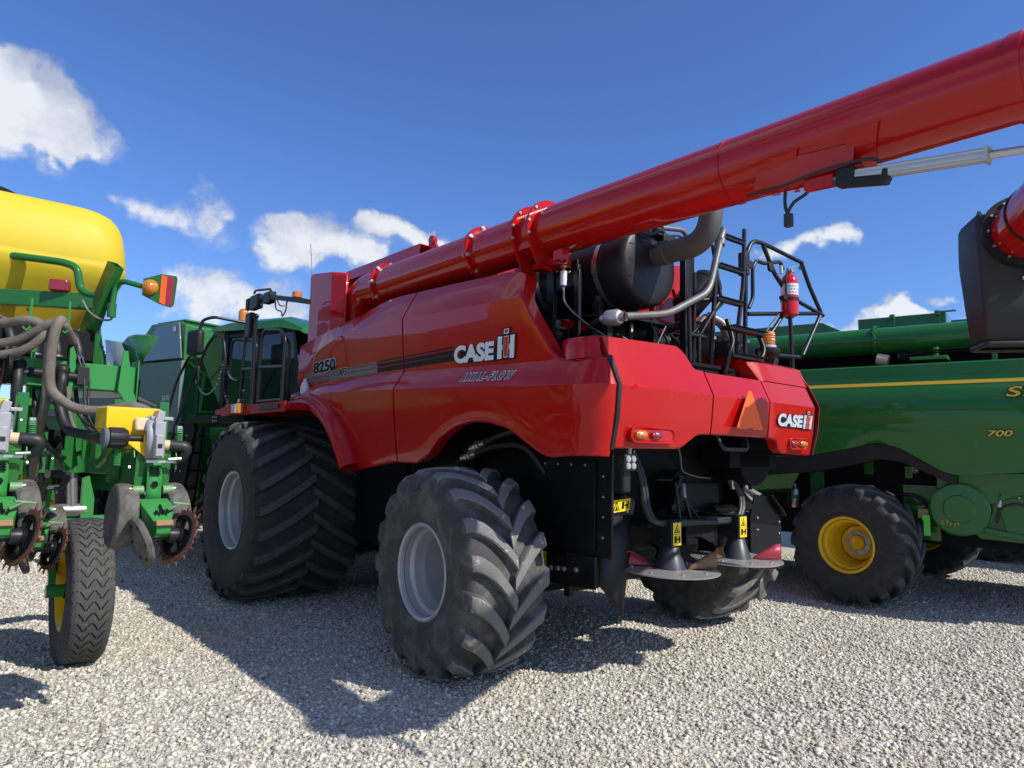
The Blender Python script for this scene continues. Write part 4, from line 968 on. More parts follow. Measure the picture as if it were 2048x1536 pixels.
mb = MB(); mb.bx((2.80, VR-.03, 3.40), (2.86, VR+.06, 3.62)); mb.cyl((2.88, VR-.03, 3.51), (2.88, VR+.02, 3.51), .04, n=16); mb.cyl((3.21, VR-.05, 3.54), (3.21, VR-.02, 3.54), .045, n=16); mb.build('rail_latch', M['plastic'], RED, bevel=.008)
mb = MB(); mb.cyl((3.36, VR-.06, 3.50), (3.36, VR-.06, 3.58), .018, n=10); mb.build('rail_lamp', M['clear'], RED)
# beacon on the right
mb = MB(); cb = (3.16, VR-.02, 2.74); mb.lathe([(.03, -.16), (.05, -.10), (.10, -.06), (.115, -.03), (.115, 0), (.08, .015), (.08, .04), (.07, .045)], cb, (0, 0, 1), 28); mb.box((3.20, VR-.06, 2.62), (.07, .05, .09), 0, Matrix.Rotation(.5, 3, 'Y'))
bc = mb.build('beacon', M['plastic'], RED, smooth=35)
mb = MB(); mb.lathe([(.070, .04), (.072, .06), (.070, .15), (.060, .165), (.001, .168)], cb, (0, 0, 1), 28)
for k in range(3): mb.lathe([(.0725, .075+.025*k), (.0755, .083+.025*k), (.0725, .09+.025*k)], cb, (0, 0, 1), 28)
mb.build('amber_lens', M['amber'], bc, smooth=40)
MB().lathe([(.0805, .012), (.0805, .035)], cb, (0, 0, 1), 28).build('base_band', M['silver_v'], bc)
MB().tube(spline([(3.10, VR-.03, 2.66), (3.12, VR-.04, 2.9), (3.30, VR-.02, 3.05), (3.40, VR-.02, 3.12)]), .007, 6).build('cable', M['hose_b'], RED)

# platform, rails, lamps and mirror ahead of the front wheel
mb = MB(); mb.bx((.08, 2.75, 2.125), (.95, 5.2, 2.20)); mb.bx((.06, 2.8, 2.10), (.08, 4.9, 2.215)); mb.build('platform', M['red_matte'], RED, bevel=.004)
mb = MB(); mb.bx((.04, 2.95, 2.14), (.056, 3.5, 2.19)); mb.build('anti_slip_strip', M['plastic'], RED)
mb = MB(); mb.bx((.0, 4.30, 2.11), (.06, 4.58, 2.24)); lb = mb.build('marker_light', M['red_matte'], RED, bevel=.004)
mb = MB(); mb.bx((-.01, 4.16, 2.12), (.06, 4.30, 2.23)); mb.build('backing', M['beige'], lb)
mb = MB(); mb.bx((-.02, 4.06, 2.11), (.06, 4.16, 2.235)); mb.build('amber_lens', M['amber'], lb, bevel=.01)
mb = MB(); mb.bx((.05, 4.20, 2.25), (.10, 4.26, 2.30)); mb.build('marker_lens', M['redlens'], RED, bevel=.006)
mb = MB(); r = .018
mb.tube([(.1, 4.32, 2.2), (.1, 4.28, 2.9), (.1, 4.25, 3.10), (.1, 4.05, 3.14), (.1, 3.98, 3.1), (.1, 3.92, 2.2)], r, 10, .1)
mb.tube([(.1, 3.72, 2.2), (.1, 3.70, 3.0), (.1, 3.62, 3.10), (.1, 3.12, 3.04), (.1, 2.98, 2.94), (.1, 3.0, 2.2)], r, 10, .1)
mb.tube([(.1, 3.72, 2.66), (.1, 2.98, 2.61)], r, 10); mb.tube([(.1, 3.72, 2.25), (.1, 3.0, 2.24)], r, 10); mb.tube([(.1, 4.3, 2.68), (.1, 3.94, 2.66)], r, 10)
mb.tube([(.1, 3.0, 2.95), (.2, 3.10, 2.90), (.3, 3.3, 2.2)], r, 10, .08); mb.ball((.1, 3.93, 3.30), .035); mb.tube([(.1, 3.93, 2.2), (.1, 3.93, 3.30)], r*1.2, 10)
mb.build('hand_rail', M['satin'], RED, smooth=50)
mb = MB(); mb.bar((.1, 3.50, 3.475), (.1, 2.42, 3.255), .07, .055); mb.tube([(.1, 4.05, 3.60), (.1, 4.0, 3.63), (.1, 3.5, 3.57), (.1, 3.46, 3.48)], .014, 8, .05); mb.bx((.06, 3.42, 3.40), (.14, 3.62, 3.53)); mb.bx((.08, 3.62, 3.46), (.12, 3.80, 3.50)); mb.build('mirror_arm', M['plastic'], RED, bevel=.006)
for (a, b) in (((.05, 3.78, 3.38), (.13, 4.06, 3.56)), ((.05, 4.0, 3.05), (.12, 4.18, 3.36)), ((.05, 4.10, 3.40), (.11, 4.20, 3.55))):
    mb = MB(); mb.bx(a, b); mr = mb.build('mirror', M['plastic'], RED, bevel=.02, seg=3)
    mb = MB(); mb.bx((a[0]+.012, a[1]-.004, a[2]+.02), (b[0]-.008, a[1]-.001, b[2]-.02)); mb.build('mirror_glass', M['glass'], mr)
mb = MB(); mb.tube(spline([(.1, 3.35, 3.42), (.1, 3.30, 3.30), (.1, 3.15, 3.25), (.1, 3.10, 3.19), (.1, 3.02, 3.24), (.1, 3.0, 3.32), (.1, 2.96, 3.36)]), .008, 6); mb.tube(spline([(.1, 3.30, 3.42), (.1, 3.2, 3.33), (.1, 3.06, 3.30)]), .007, 6); mb.build('cable', M['hose_b'], RED)
mb = MB(); mb.lathe([(.055, 0), (.055, .05), (.04, .065), (.001, .067)], (.1, 2.72, 3.345), (0, 0, 1), 20); mb.build('amber_lens', M['amber'], RED, smooth=40)
mb = MB(); mb.lathe([(.05, 0), (.05, .22), (.035, .27), (.02, .28), (.02, .31), (.001, .31)], (.45, 3.2, 2.2), (0, 0, 1), 16); mb.build('washer_bottle', M['white'], RED, smooth=40)
# cab of the red combine, ahead of the tank
mb = MB(); mb.prism([(3.5, 2.1), (4.7, 2.1), (4.9, 2.5), (4.75, 3.2), (3.5, 3.25)], 'u', 1.25, 2.95); cabr = mb.build('cab', M['glass'], RED, bevel=.03)
mb = MB(); mb.bx((1.2, 3.45, 3.22), (3.02, 4.9, 3.36)); mb.build('roof', M['red'], cabr, bevel=.04)
mb = MB()
for u in (1.14, 2.90):
    mb.bx((u+.1, 3.5, 2.1), (u+.17, 3.57, 3.25)); mb.bar((u+.13, 4.88, 2.5), (u+.13, 4.72, 3.22), .06, .06)
mb.build('cab_pillar', M['satin'], cabr)

# ------------------------------------------------------------------ fire extinguisher strapped to the rail
def w_from_red(u, v, z):
    c, s = cos(YAW), sin(YAW); return (-.705+u*c-v*s, 5.479+u*s+v*c, z)
EX = empty('fire_extinguisher', w_from_red(3.49, -1.13, 3.10), YAW, 'red fire extinguisher with white label strapped to the rear guard rail of the red combine', 'fire extinguisher')
MB().lathe([(.001, 0), (.07, 0), (.082, .012), (.082, .33), (.075, .37), (.05, .405), (.025, .415), (.025, .43)], (0, 0, 0), (0, 0, 1), 28).build('cylinder', M['exting'], EX, smooth=40)
MB().lathe([(.0832, .20), (.0832, .31)], (0, 0, 0), (0, 0, 1), 28).build('label_band', M['white'], EX, smooth=40)
mb = MB()
for k in range(10):
    a = radians(-150+11*k); 
    for j in range(3 if k < 6 else 2):
        c = (.0838*cos(a), .0838*sin(a), .222+.03*j); t = Vector((-sin(a), cos(a), 0))
        mb.add([V3(c)-t*.005-Vector((0, 0, .008)), V3(c)+t*.005-Vector((0, 0, .008)), V3(c)+t*.005+Vector((0, 0, .008)), V3(c)-t*.005+Vector((0, 0, .008))], [(0, 1, 2, 3)], (k+j) % 2)
mb.build('label_print', [M['grey_v'], M['silver_v']], EX, smooth=0)
mb = MB(); mb.cyl((0, 0, .42), (0, 0, .46), .022, n=12); mb.bar((-.03, 0, .47), (.12, 0, .52), .022, .008); mb.bar((-.03, 0, .45), (.10, -.0, .455), .022, .008); mb.cyl((-.02, -.03, .445), (-.02, -.045, .445), .018, n=12); mb.build('valve_lever', M['steel'], EX)
mb = MB(); mb.tube(spline([(-.02, 0, .44), (-.06, -.02, .45), (-.095, -.02, .38), (-.098, -.02, .25), (-.096, -.02, .15)]), .010, 8); mb.build('discharge_hose', M['hose_b'], EX)
mb = MB(); mb.lathe([(.0835, .145), (.087, .145), (.087, .175), (.0835, .175)], (0, 0, 0), (0, 0, 1), 28); mb.bx((-.16, -.03, .145), (-.08, .02, .175)); mb.bx((.07, .02, -.0), (.12, .09, .29)); mb.bx((.08, -.02, .14), (.13, .03, .18)); mb.build('wall_bracket', M['plastic'], EX)
# ------------------------------------------------------------------ planter on the left (coordinates in metres along the same heading as the combine)
PO = Vector((-1.86, 2.0, 0))
PL = empty('planter', w_from_red(PO.x, PO.y, 0), YAW, 'green row planter with big yellow seed tank, grey hoses and raised row units', 'planter')
def pb(mb, name, mats, parent=None, **k):
    mb.v = [(x-PO.x, y-PO.y, z-PO.z) for x, y, z in mb.v]
    return mb.build(name, mats, parent or PL, **k)
def rrect(u1, u2, v1, v2, z, r, n=7):
    pts = []
    for (cx, cy, a0) in ((u2-r, v2-r, 0), (u1+r, v2-r, 90), (u1+r, v1+r, 180), (u2-r, v1+r, 270)):
        for k in range(n): a = radians(a0+90*k/(n-1)); pts.append((cx+r*cos(a), cy+r*sin(a), z))
    return pts
# seed tank
lev = [(2.44, -2.20, 2.05), (2.55, -2.08, 1.95), (2.75, -1.92, 1.80), (2.93, -1.80, 1.66), (3.0, -1.765, 1.61), (3.06, -1.75, 1.585), (3.10, -1.748, 1.58), (3.115, -1.752, 1.586), (3.13, -1.75, 1.582), (3.28, -1.765, 1.60), (3.40, -1.785, 1.625), (3.48, -1.815, 1.655), (3.53, -1.85, 1.69), (3.565, -1.90, 1.74), (3.585, -1.96, 1.80), (3.592, -2.1, 1.95)]
mb = MB(); rows = [rrect(-3.75, u2, v1, 2.80+.15*(1.6-v1), z, .24) for z, u2, v1 in lev]
mb.loft(rows, closed=True); mb.add(rows[-1], [tuple(range(28))]); mb.add(rows[0], [tuple(range(27, -1, -1))])
pb(mb, 'seed_tank', M['poly'], smooth=50)
mb = MB(); mb.lathe([(.30, 0), (.31, .03), (.25, .06), (.05, .07), (.001, .07)], (-2.75, 2.15, 3.60), (0, 0, 1), 32); mb.bx((-2.5, 2.0, 3.61), (-2.35, 2.3, 3.64)); pb(mb, 'tank_lid', M['plastic'], smooth=40)
# frame around the tank
mb = MB(); mb.tube([(-3.2, 2.15, 3.075), (-2.6, 1.66, 3.075), (-2.24, 1.37, 3.025), (-2.16, 1.31, 2.99), (-2.13, 1.30, 2.83), (-2.08, 1.26, 2.79), (-1.97, 1.17, 2.79)], .028, 12, .12, seg=6); pb(mb, 'rail', M['green'], smooth=50)
mb = MB(); mb.bar((-3.4, 2.3, 2.78), (-2.0, 1.22, 2.74), .07, .115); mb.bar((-3.3, 2.18, 2.82), (-2.35, 1.46, 2.80), .02, .02); pb(mb, 'tank_support', M['green'], bevel=.006)
mb = MB()
def hollow(mb, p, q, w, h, t):
    p, q = V3(p), V3(q); d = (q-p).normalized(); x = d.cross(Vector((0, 0, 1))).normalized()
    if x.length < .1: x = Vector((1, 0, 0))
    y = x.cross(d)
    for a, b, ww, hh in ((-w/2+t/2, 0, t, h), (w/2-t/2, 0, t, h), (0, -h/2+t/2, w-2*t, t), (0, h/2-t/2, w-2*t, t)): mb.bar(p+x*a+y*b, q+x*a+y*b, ww, hh)
    mb.bar(p, p+(q-p)*.75, w-2*t, h-2*t)
hollow(mb, (-2.05, 1.30, 2.56), (-1.955, 1.06, 3.0), .07, .11, .006); pb(mb, 'tank_post', M['green'], bevel=.003)
mb = MB(); mb.bar((-2.02, 1.36, 2.62), (-1.96, 1.34, 2.26), .09, .07); mb.bar((-2.02, 1.25, 2.70), (-2.05, 1.38, 2.50), .09, .12); pb(mb, 'tank_post', M['green'], bevel=.006)
mb = MB(); mb.box((-2.25, 1.36, 2.845), (.13, .07, .085), 0, Matrix.Rotation(-.35, 3, 'Z')); tl = pb(mb, 'tail_light', M['redlens'], bevel=.012, seg=3)
# turn signal with reflector plate
mb = MB(); mb.cyl((-1.955, 1.09, 2.62), (-1.955, 1.09, 2.72), .03, n=14); mb.tube([(-1.955, 1.09, 2.68), (-1.945, 1.08, 2.83), (-1.93, 1.06, 2.87), (-1.90, 1.02, 2.88), (-1.80, .93, 2.845)], .020, 12, .06, seg=6); sg = pb(mb, 'turn_signal', M['green'], smooth=50)
ex = V3((.75, -.5, -.04)).normalized(); ey = Vector((0.02, 0.0, 1)).normalized(); o = V3((-1.80, .92, 2.84)); nn = ex.cross(ey)
def plate(pts, lift, th):
    m2 = MB(); a = [o+ex*x+ey*y+nn*lift for x, y in pts]; b = [p-nn*th for p in a]; k = len(a)
    m2.add(a+b, [tuple(range(k)), tuple(range(2*k-1, k-1, -1))]+[(i, i+k, (i+1) % k+k, (i+1) % k) for i in range(k)]); return m2
pb(plate([(.0, -.06), (.12, -.115), (.205, -.135), (.225, -.115), (.235, .08), (.225, .10), (.12, .105), (.0, .06)], 0, .004), 'backing_plate', M['green'], sg)
pb(plate([(.125, -.105), (.165, -.118), (.165, .092), (.125, .097)], .003, .002), 'reflector', M['orange_v'], sg); pb(plate([(.166, -.118), (.212, -.125), (.216, .085), (.166, .092)], .003, .002), 'reflector', M['maroon_v'], sg)
mb = MB(); c = o+ex*.055; mb.lathe([(.05, .002), (.058, .006), (.058, .015), (.050, .03), (.035, .045), (.001, .052)], c, nn, 24); mb.lathe([(.05, -.01), (.055, -.03), (.04, -.05), (.001, -.055)], c, nn, 24); pb(mb, 'amber_lens', M['amber'], sg, smooth=50)
mb = MB(); mb.tube(spline([(-2.12, 1.24, 2.74), (-2.08, 1.20, 2.66), (-2.02, 1.16, 2.61), (-1.96, 1.10, 2.60), (-1.94, 1.08, 2.65)]), .008, 8); mb.tube(spline([(-2.65, 1.66, 2.66), (-2.5, 1.56, 2.58), (-2.40, 1.52, 2.62), (-2.42, 1.54, 2.68)]), .008, 8); pb(mb, 'cable', M['grey'])
# tool bars, plates and arms
mb = MB(); hollow(mb, (-4.2, .99, 2.175), (-1.80, .99, 2.165), .16, .175, .008); mb.bx((-4.2, .92, 2.09), (-1.84, 1.06, 2.25)); mb.bx((-1.80, .88, 2.02), (-1.79, 1.08, 2.30)); pb(mb, 'toolbar', M['green_lt'], bevel=.006)
mb = MB()
for (p) in ([(-1.90, 2.36), (-1.87, 2.36), (-1.83, 2.10), (-1.76, 1.93), (-1.80, 1.90), (-1.92, 2.08)],): mb.prism(p, 'v', .87, .885)
mb.prism([(-2.42, 2.40), (-2.40, 2.40), (-2.395, 1.95), (-2.43, 1.95)], 'v', 1.0, 1.06); mb.prism([(-2.22, 2.34), (-2.20, 2.36), (-2.18, 2.30), (-2.19, 2.0), (-2.21, 2.0)], 'v', .88, .92)
pb(mb, 'mounting_plate', M['green_lt'], bevel=.003)
mb = MB(); mb.prism([(-2.42, 2.22), (-2.33, 2.22), (-2.27, 1.50), (-2.34, 1.42), (-2.38, 1.42)], 'v', 1.20, 1.26); mb.prism([(-2.20, 2.10), (-2.16, 2.10), (-2.06, 1.55), (-2.14, 1.5), (-2.18, 1.6)], 'v', 1.26, 1.34); mb.bx((-2.36, 1.15, 1.50), (-2.27, 1.24, 1.78)); mb.bx((-2.06, 1.16, 1.60), (-2.0, 1.19, 1.90)); mb.bx((-2.20, 1.30, 1.52), (-2.08, 1.33, 1.80)); mb.bx((-1.98, 1.15, 1.60), (-1.94, 1.19, 1.92))
pb(mb, 'frame_plate', M['green'], bevel=.004)
mb = MB(); mb.tube([(-1.93, 2.67, 2.05), (-1.89, 2.67, 1.45)], .10, 20); cyl = pb(mb, 'lift_cylinder', M['green'], smooth=40)
mb = MB(); mb.tube([(-1.89, 2.67, 1.47), (-1.86, 2.70, 1.12)], .042, 16); mb.cyl((-1.98, 2.70, 1.12), (-1.76, 2.70, 1.12), .055, n=16); pb(mb, 'rod', M['steel'], cyl, smooth=40)
mb = MB(); mb.tube([(-2.0, 2.75, .98), (-1.40, 2.75, .98)], .085, 20); mb.prism([(-1.80, .92), (-1.70, .92), (-1.70, 1.22), (-1.75, 1.42), (-1.80, 1.40)], 'v', 2.66, 2.72); mb.bx((-1.50, 2.62, .88), (-1.44, 2.74, 1.12)); mb.bar((-2.0, 2.7, .95), (-2.06, 2.02, .56), .05, .14); mb.cyl((-2.1, 2.0, .55), (-1.78, 2.0, .55), .05, n=16); pb(mb, 'wheel_arm', M['green_lt'], bevel=.003)
# shaft, bearings and chain drive
mb = MB(); mb.cyl((-2.72, .88, 2.165), (-2.10, .88, 2.165), .012, n=8, m=1); mb.cyl((-2.44, .88, 2.165), (-2.16, .88, 2.15), .030, n=16, m=0); mb.bx((-2.17, .85, 2.10), (-2.10, .91, 2.22)); mb.cyl((-2.50, .88, 2.165), (-2.47, .88, 2.165), .05, n=12, m=1); pb(mb, 'drive_shaft', [M['plastic'], M['steel']], bevel=.003)
mb = MB()
pts = spline([(-2.57, .80, 2.30), (-2.575, .80, 2.18), (-2.60, .80, 2.0), (-2.62, .80, 1.90)], 10)
for k, p in enumerate(pts): mb.box(p, (.018, .012, .016 if k % 2 else .022), 0)
mb.lathe([(.02, -.01), (.11, -.01), (.11, .01), (.02, .01)], (-2.57, .82, 2.18), (1, .2, 0), 24, 1); pb(mb, 'drive_chain', [M['rust'], M['dark']])
# manifold with hose sockets and blower wheel under the tank
mb = MB(); mb.bx((-3.4, 1.25, 2.30), (-2.02, 1.5, 2.52)); mb.bx((-3.4, 1.1, 2.285), (-2.1, 1.25, 2.30))
pb(mb, 'air_manifold', M['dark'], bevel=.01)
mb = MB()
for k in range(9): mb.tube([(-2.12-.13*k, 1.20, 2.29), (-2.12-.13*k, 1.20, 2.36), (-2.15-.13*k, 1.24, 2.48), (-2.2-.13*k, 1.38, 2.53)], .030, 12, .05); mb.lathe([(.032, 0), (.036, 0), (.036, .012), (.032, .012)], (-2.12-.13*k, 1.20, 2.31), (0, 0, 1), 16, 1)
pb(mb, 'outlet_hose', [M['hose_b'], M['steel']], smooth=50)
mb = MB(); mb.lathe([(.001, -.03), (.17, -.03), (.17, .03), (.001, .03)], (-2.06, 1.36, 2.36), (.6, -.7, .1), 36)
x, y, z = frame((.6, -.7, .1))
for k in range(26):
    a = 2*pi*k/26; c = V3((-2.06, 1.36, 2.36)); mb.bar(c+z*.034+(x*cos(a)+y*sin(a))*.08, c+z*.034+(x*cos(a)+y*sin(a))*.168, .012, .01, 1, up=z)
pb(mb, 'blower_housing', [M['dark'], M['plastic']])
def hose(pts, r, mat='hose', n=14): return pb(MB().tube(spline(pts, 10), r, n), 'hose', M[mat], smooth=60)
hose([(-3.0, 1.15, 2.44), (-2.62, .86, 2.455), (-2.50, .74, 2.475), (-2.42, .70, 2.46), (-2.36, .74, 2.38), (-2.33, .85, 2.30)], .030)
hose([(-3.0, 1.15, 2.28), (-2.60, .84, 2.325), (-2.46, .72, 2.39), (-2.37, .64, 2.455), (-2.30, .64, 2.46), (-2.22, .8, 2.38)], .031)
hose([(-3.0, 1.1, 2.20), (-2.60, .80, 2.25), (-2.47, .70, 2.30), (-2.38, .66, 2.40), (-2.35, .75, 2.42)], .027)
hose([(-2.28, .72, 2.45), (-2.315, .62, 2.485), (-2.345, .60, 2.42), (-2.355, .63, 2.25), (-2.34, .65, 2.06), (-2.28, .60, 1.975), (-2.20, .53, 1.925), (-2.08, .44, 1.915), (-1.95, .32, 1.945), (-1.87, .26, 1.925), (-1.84, .20, 1.88)], .031)
hose([(-2.36, .72, 2.40), (-2.365, .66, 2.32), (-2.36, .66, 2.15), (-2.355, .70, 1.95), (-2.36, .9, 1.7), (-2.33, 1.2, 1.45)], .027)
hose([(-2.26, .84, 2.17), (-2.26, .80, 2.12), (-2.27, .80, 1.98), (-2.22, .70, 1.80), (-2.10, .55, 1.76), (-1.98, .32, 1.745)], .030, 'hose_b')
hose([(-2.50, .85, 2.19), (-2.50, .82, 2.10), (-2.49, .84, 1.95), (-2.42, .95, 1.78), (-2.34, 1.1, 1.62), (-2.27, 1.3, 1.40), (-2.24, 1.40, 1.32)], .033, 'hose_b')
hose([(-2.22, .84, 2.08), (-2.20, .82, 1.9), (-2.14, .75, 1.76), (-2.02, .5, 1.70), (-1.94, .40, 1.68)], .012, 'hose')
hose([(-2.17, .9, 2.3), (-2.13, .86, 2.15), (-2.11, .82, 1.95), (-2.05, .7, 1.80), (-1.92, .4, 1.80)], .009, 'hose_b', 8)
hose([(-2.15, .9, 2.3), (-2.10, .86, 2.15), (-2.09, .82, 1.95), (-2.0, .6, 1.82), (-1.9, .35, 1.82)], .008, 'hose_b', 8)
mb = MB()
for (u, v, z) in ((-2.26, .84, 2.18), (-2.50, .86, 2.20)): mb.lathe([(.001, .05), (.03, .045), (.046, .02), (.048, 0), (.036, -.03), (.036, -.06)], (u, v, z), (0, 0, 1), 18)
pb(mb, 'hose_elbow', M['plastic'], smooth=50)
mb = MB()
for (u, v) in ((-2.47, .72), (-2.27, .66)): mb.tube([(u, v, 2.62), (u, v-.01, 2.43), (u-.02, v-.02, 2.41), (u-.04, v-.02, 2.43)], .007, 6)
pb(mb, 'hose_hook', M['green_lt'])

hose([(-2.14, 1.1, 2.1), (-2.12, 1.05, 1.95), (-2.06, 1.0, 1.82), (-1.98, .95, 1.78), (-1.90, .8, 1.80)], .014, 'hose_b', 8)
hose([(-2.40, 1.1, 2.1), (-2.36, 1.0, 1.9), (-2.30, 1.05, 1.72), (-2.20, 1.2, 1.62), (-2.12, 1.3, 1.60)], .016, 'hose_b', 8)
hose([(-2.2, 1.0, 2.12), (-2.17, .98, 1.98), (-2.08, .9, 1.84), (-1.96, .7, 1.76), (-1.88, .5, 1.70)], .011, 'hose_b', 8)
hose([(-2.3, 1.5, 1.9), (-2.2, 1.45, 1.72), (-2.1, 1.5, 1.62), (-1.95, 1.5, 1.66)], .018, 'hose_b', 8)
mb = MB(); mb.bx((-2.26, 1.20, 1.66), (-2.16, 1.30, 1.80)); mb.cyl((-2.21, 1.18, 1.73), (-2.21, 1.14, 1.73), .025, n=10); pb(mb, 'valve_block', M['dark'], bevel=.006)
mb = MB(); mb.prism([(-2.02, 1.84), (-1.90, 1.80), (-1.86, 1.62), (-1.90, 1.60), (-1.98, 1.66)], 'v', .62, .63); pb(mb, 'bracket', M['green'], bevel=.002)
mb = MB(); mb.bar((-2.05, 1.3, 1.95), (-1.86, .7, 1.60), .03, .05); pb(mb, 'link_arm', M['green'], bevel=.004)
mb = MB(); mb.bar((-2.55, 1.55, 1.98), (-2.05, 1.55, 1.98), .06, .06); pb(mb, 'cross_tube', M['green'], bevel=.004)
# transport wheel: worn road tyre on a yellow rim
mb = MB(); R, W2 = .565, .155
half = [(.30, .115), (.31, .135), (.36, .158), (.43, .160), (.50, .150), (.535, .140), (.553, .122), (.560, .09), (.563, .05), (.565, .0)]
mb.lathe([(r, -w) for r, w in half]+[(r, w) for r, w in half[::-1][1:]], (0, 0, 0), (1, 0, 0), 96)
def groove(seq, wd):
    for k in range(len(seq)-1):
        (w0, a0), (w1, a1) = seq[k], seq[k+1]
        p = [(w, R*a) for w, a in ((w0, a0), (w1, a1))]; d = Vector((p[1][0]-p[0][0], p[1][1]-p[0][1])); n = Vector((-d.y, d.x)).normalized()*wd/2
        vs = []
        for (q, s) in ((p[0], 1), (p[0], -1), (p[1], -1), (p[1], 1)):
            w = q[0]+n.x*s; a = (q[1]+n.y*s)/R; r = float(np.interp(abs(w), [0, .05, .09, .122, .14], [.565, .563, .560, .553, .535]))+.0015
            vs.append((w, r*cos(a), r*sin(a)))
        mb.add(vs, [(0, 1, 2, 3)], 1)
N = 44
for k in range(N):
    a = 2*pi*k/N; da = 2*pi/N
    for w0 in (-.075, -.025, .025, .075):
        s = 1 if round((w0+.075)/.05) % 2 == 0 else -1
        groove([(w0-.020*s, a), (w0-.004*s, a+da*.28), (w0+.004*s, a+da*.40), (w0+.020*s, a+da*.80)], .0095)
    for s in (-1, 1): groove([(s*.108, a), (s*.138, a+.01)], .016)
w = MB(); w.lathe([(.275, .02), (.20, .0), (.12, .02), (.10, -.04), (.001, -.045)], (0, 0, 0), (1, 0, 0), 40); w.lathe([(.07, -.1), (.05, -.12), (.001, -.12)], (0, 0, 0), (1, 0, 0), 16, 1); wt = w.build('wheel', [M['yellow'], M['dark']], PL); wt.location = (0, 0, .545)
out = []
for (x, y, z) in mb.v:
    if z < -.50: k = min(1, (-.5-z)/.05); x *= 1+.08*k; z = max(z, -.54)
    out.append((x, y, z))
mb.v = out; mb.build('tyre', [M['roadtyre'], M['dark']], wt, smooth=50)
MB().lathe([(.315, -.125), (.318, -.135), (.30, -.135), (.285, -.11), (.27, -.05), (.27, .05), (.285, .11), (.315, .13)], (0, 0, 0), (1, 0, 0), 48).build('rim', M['yellow'], wt, smooth=50)

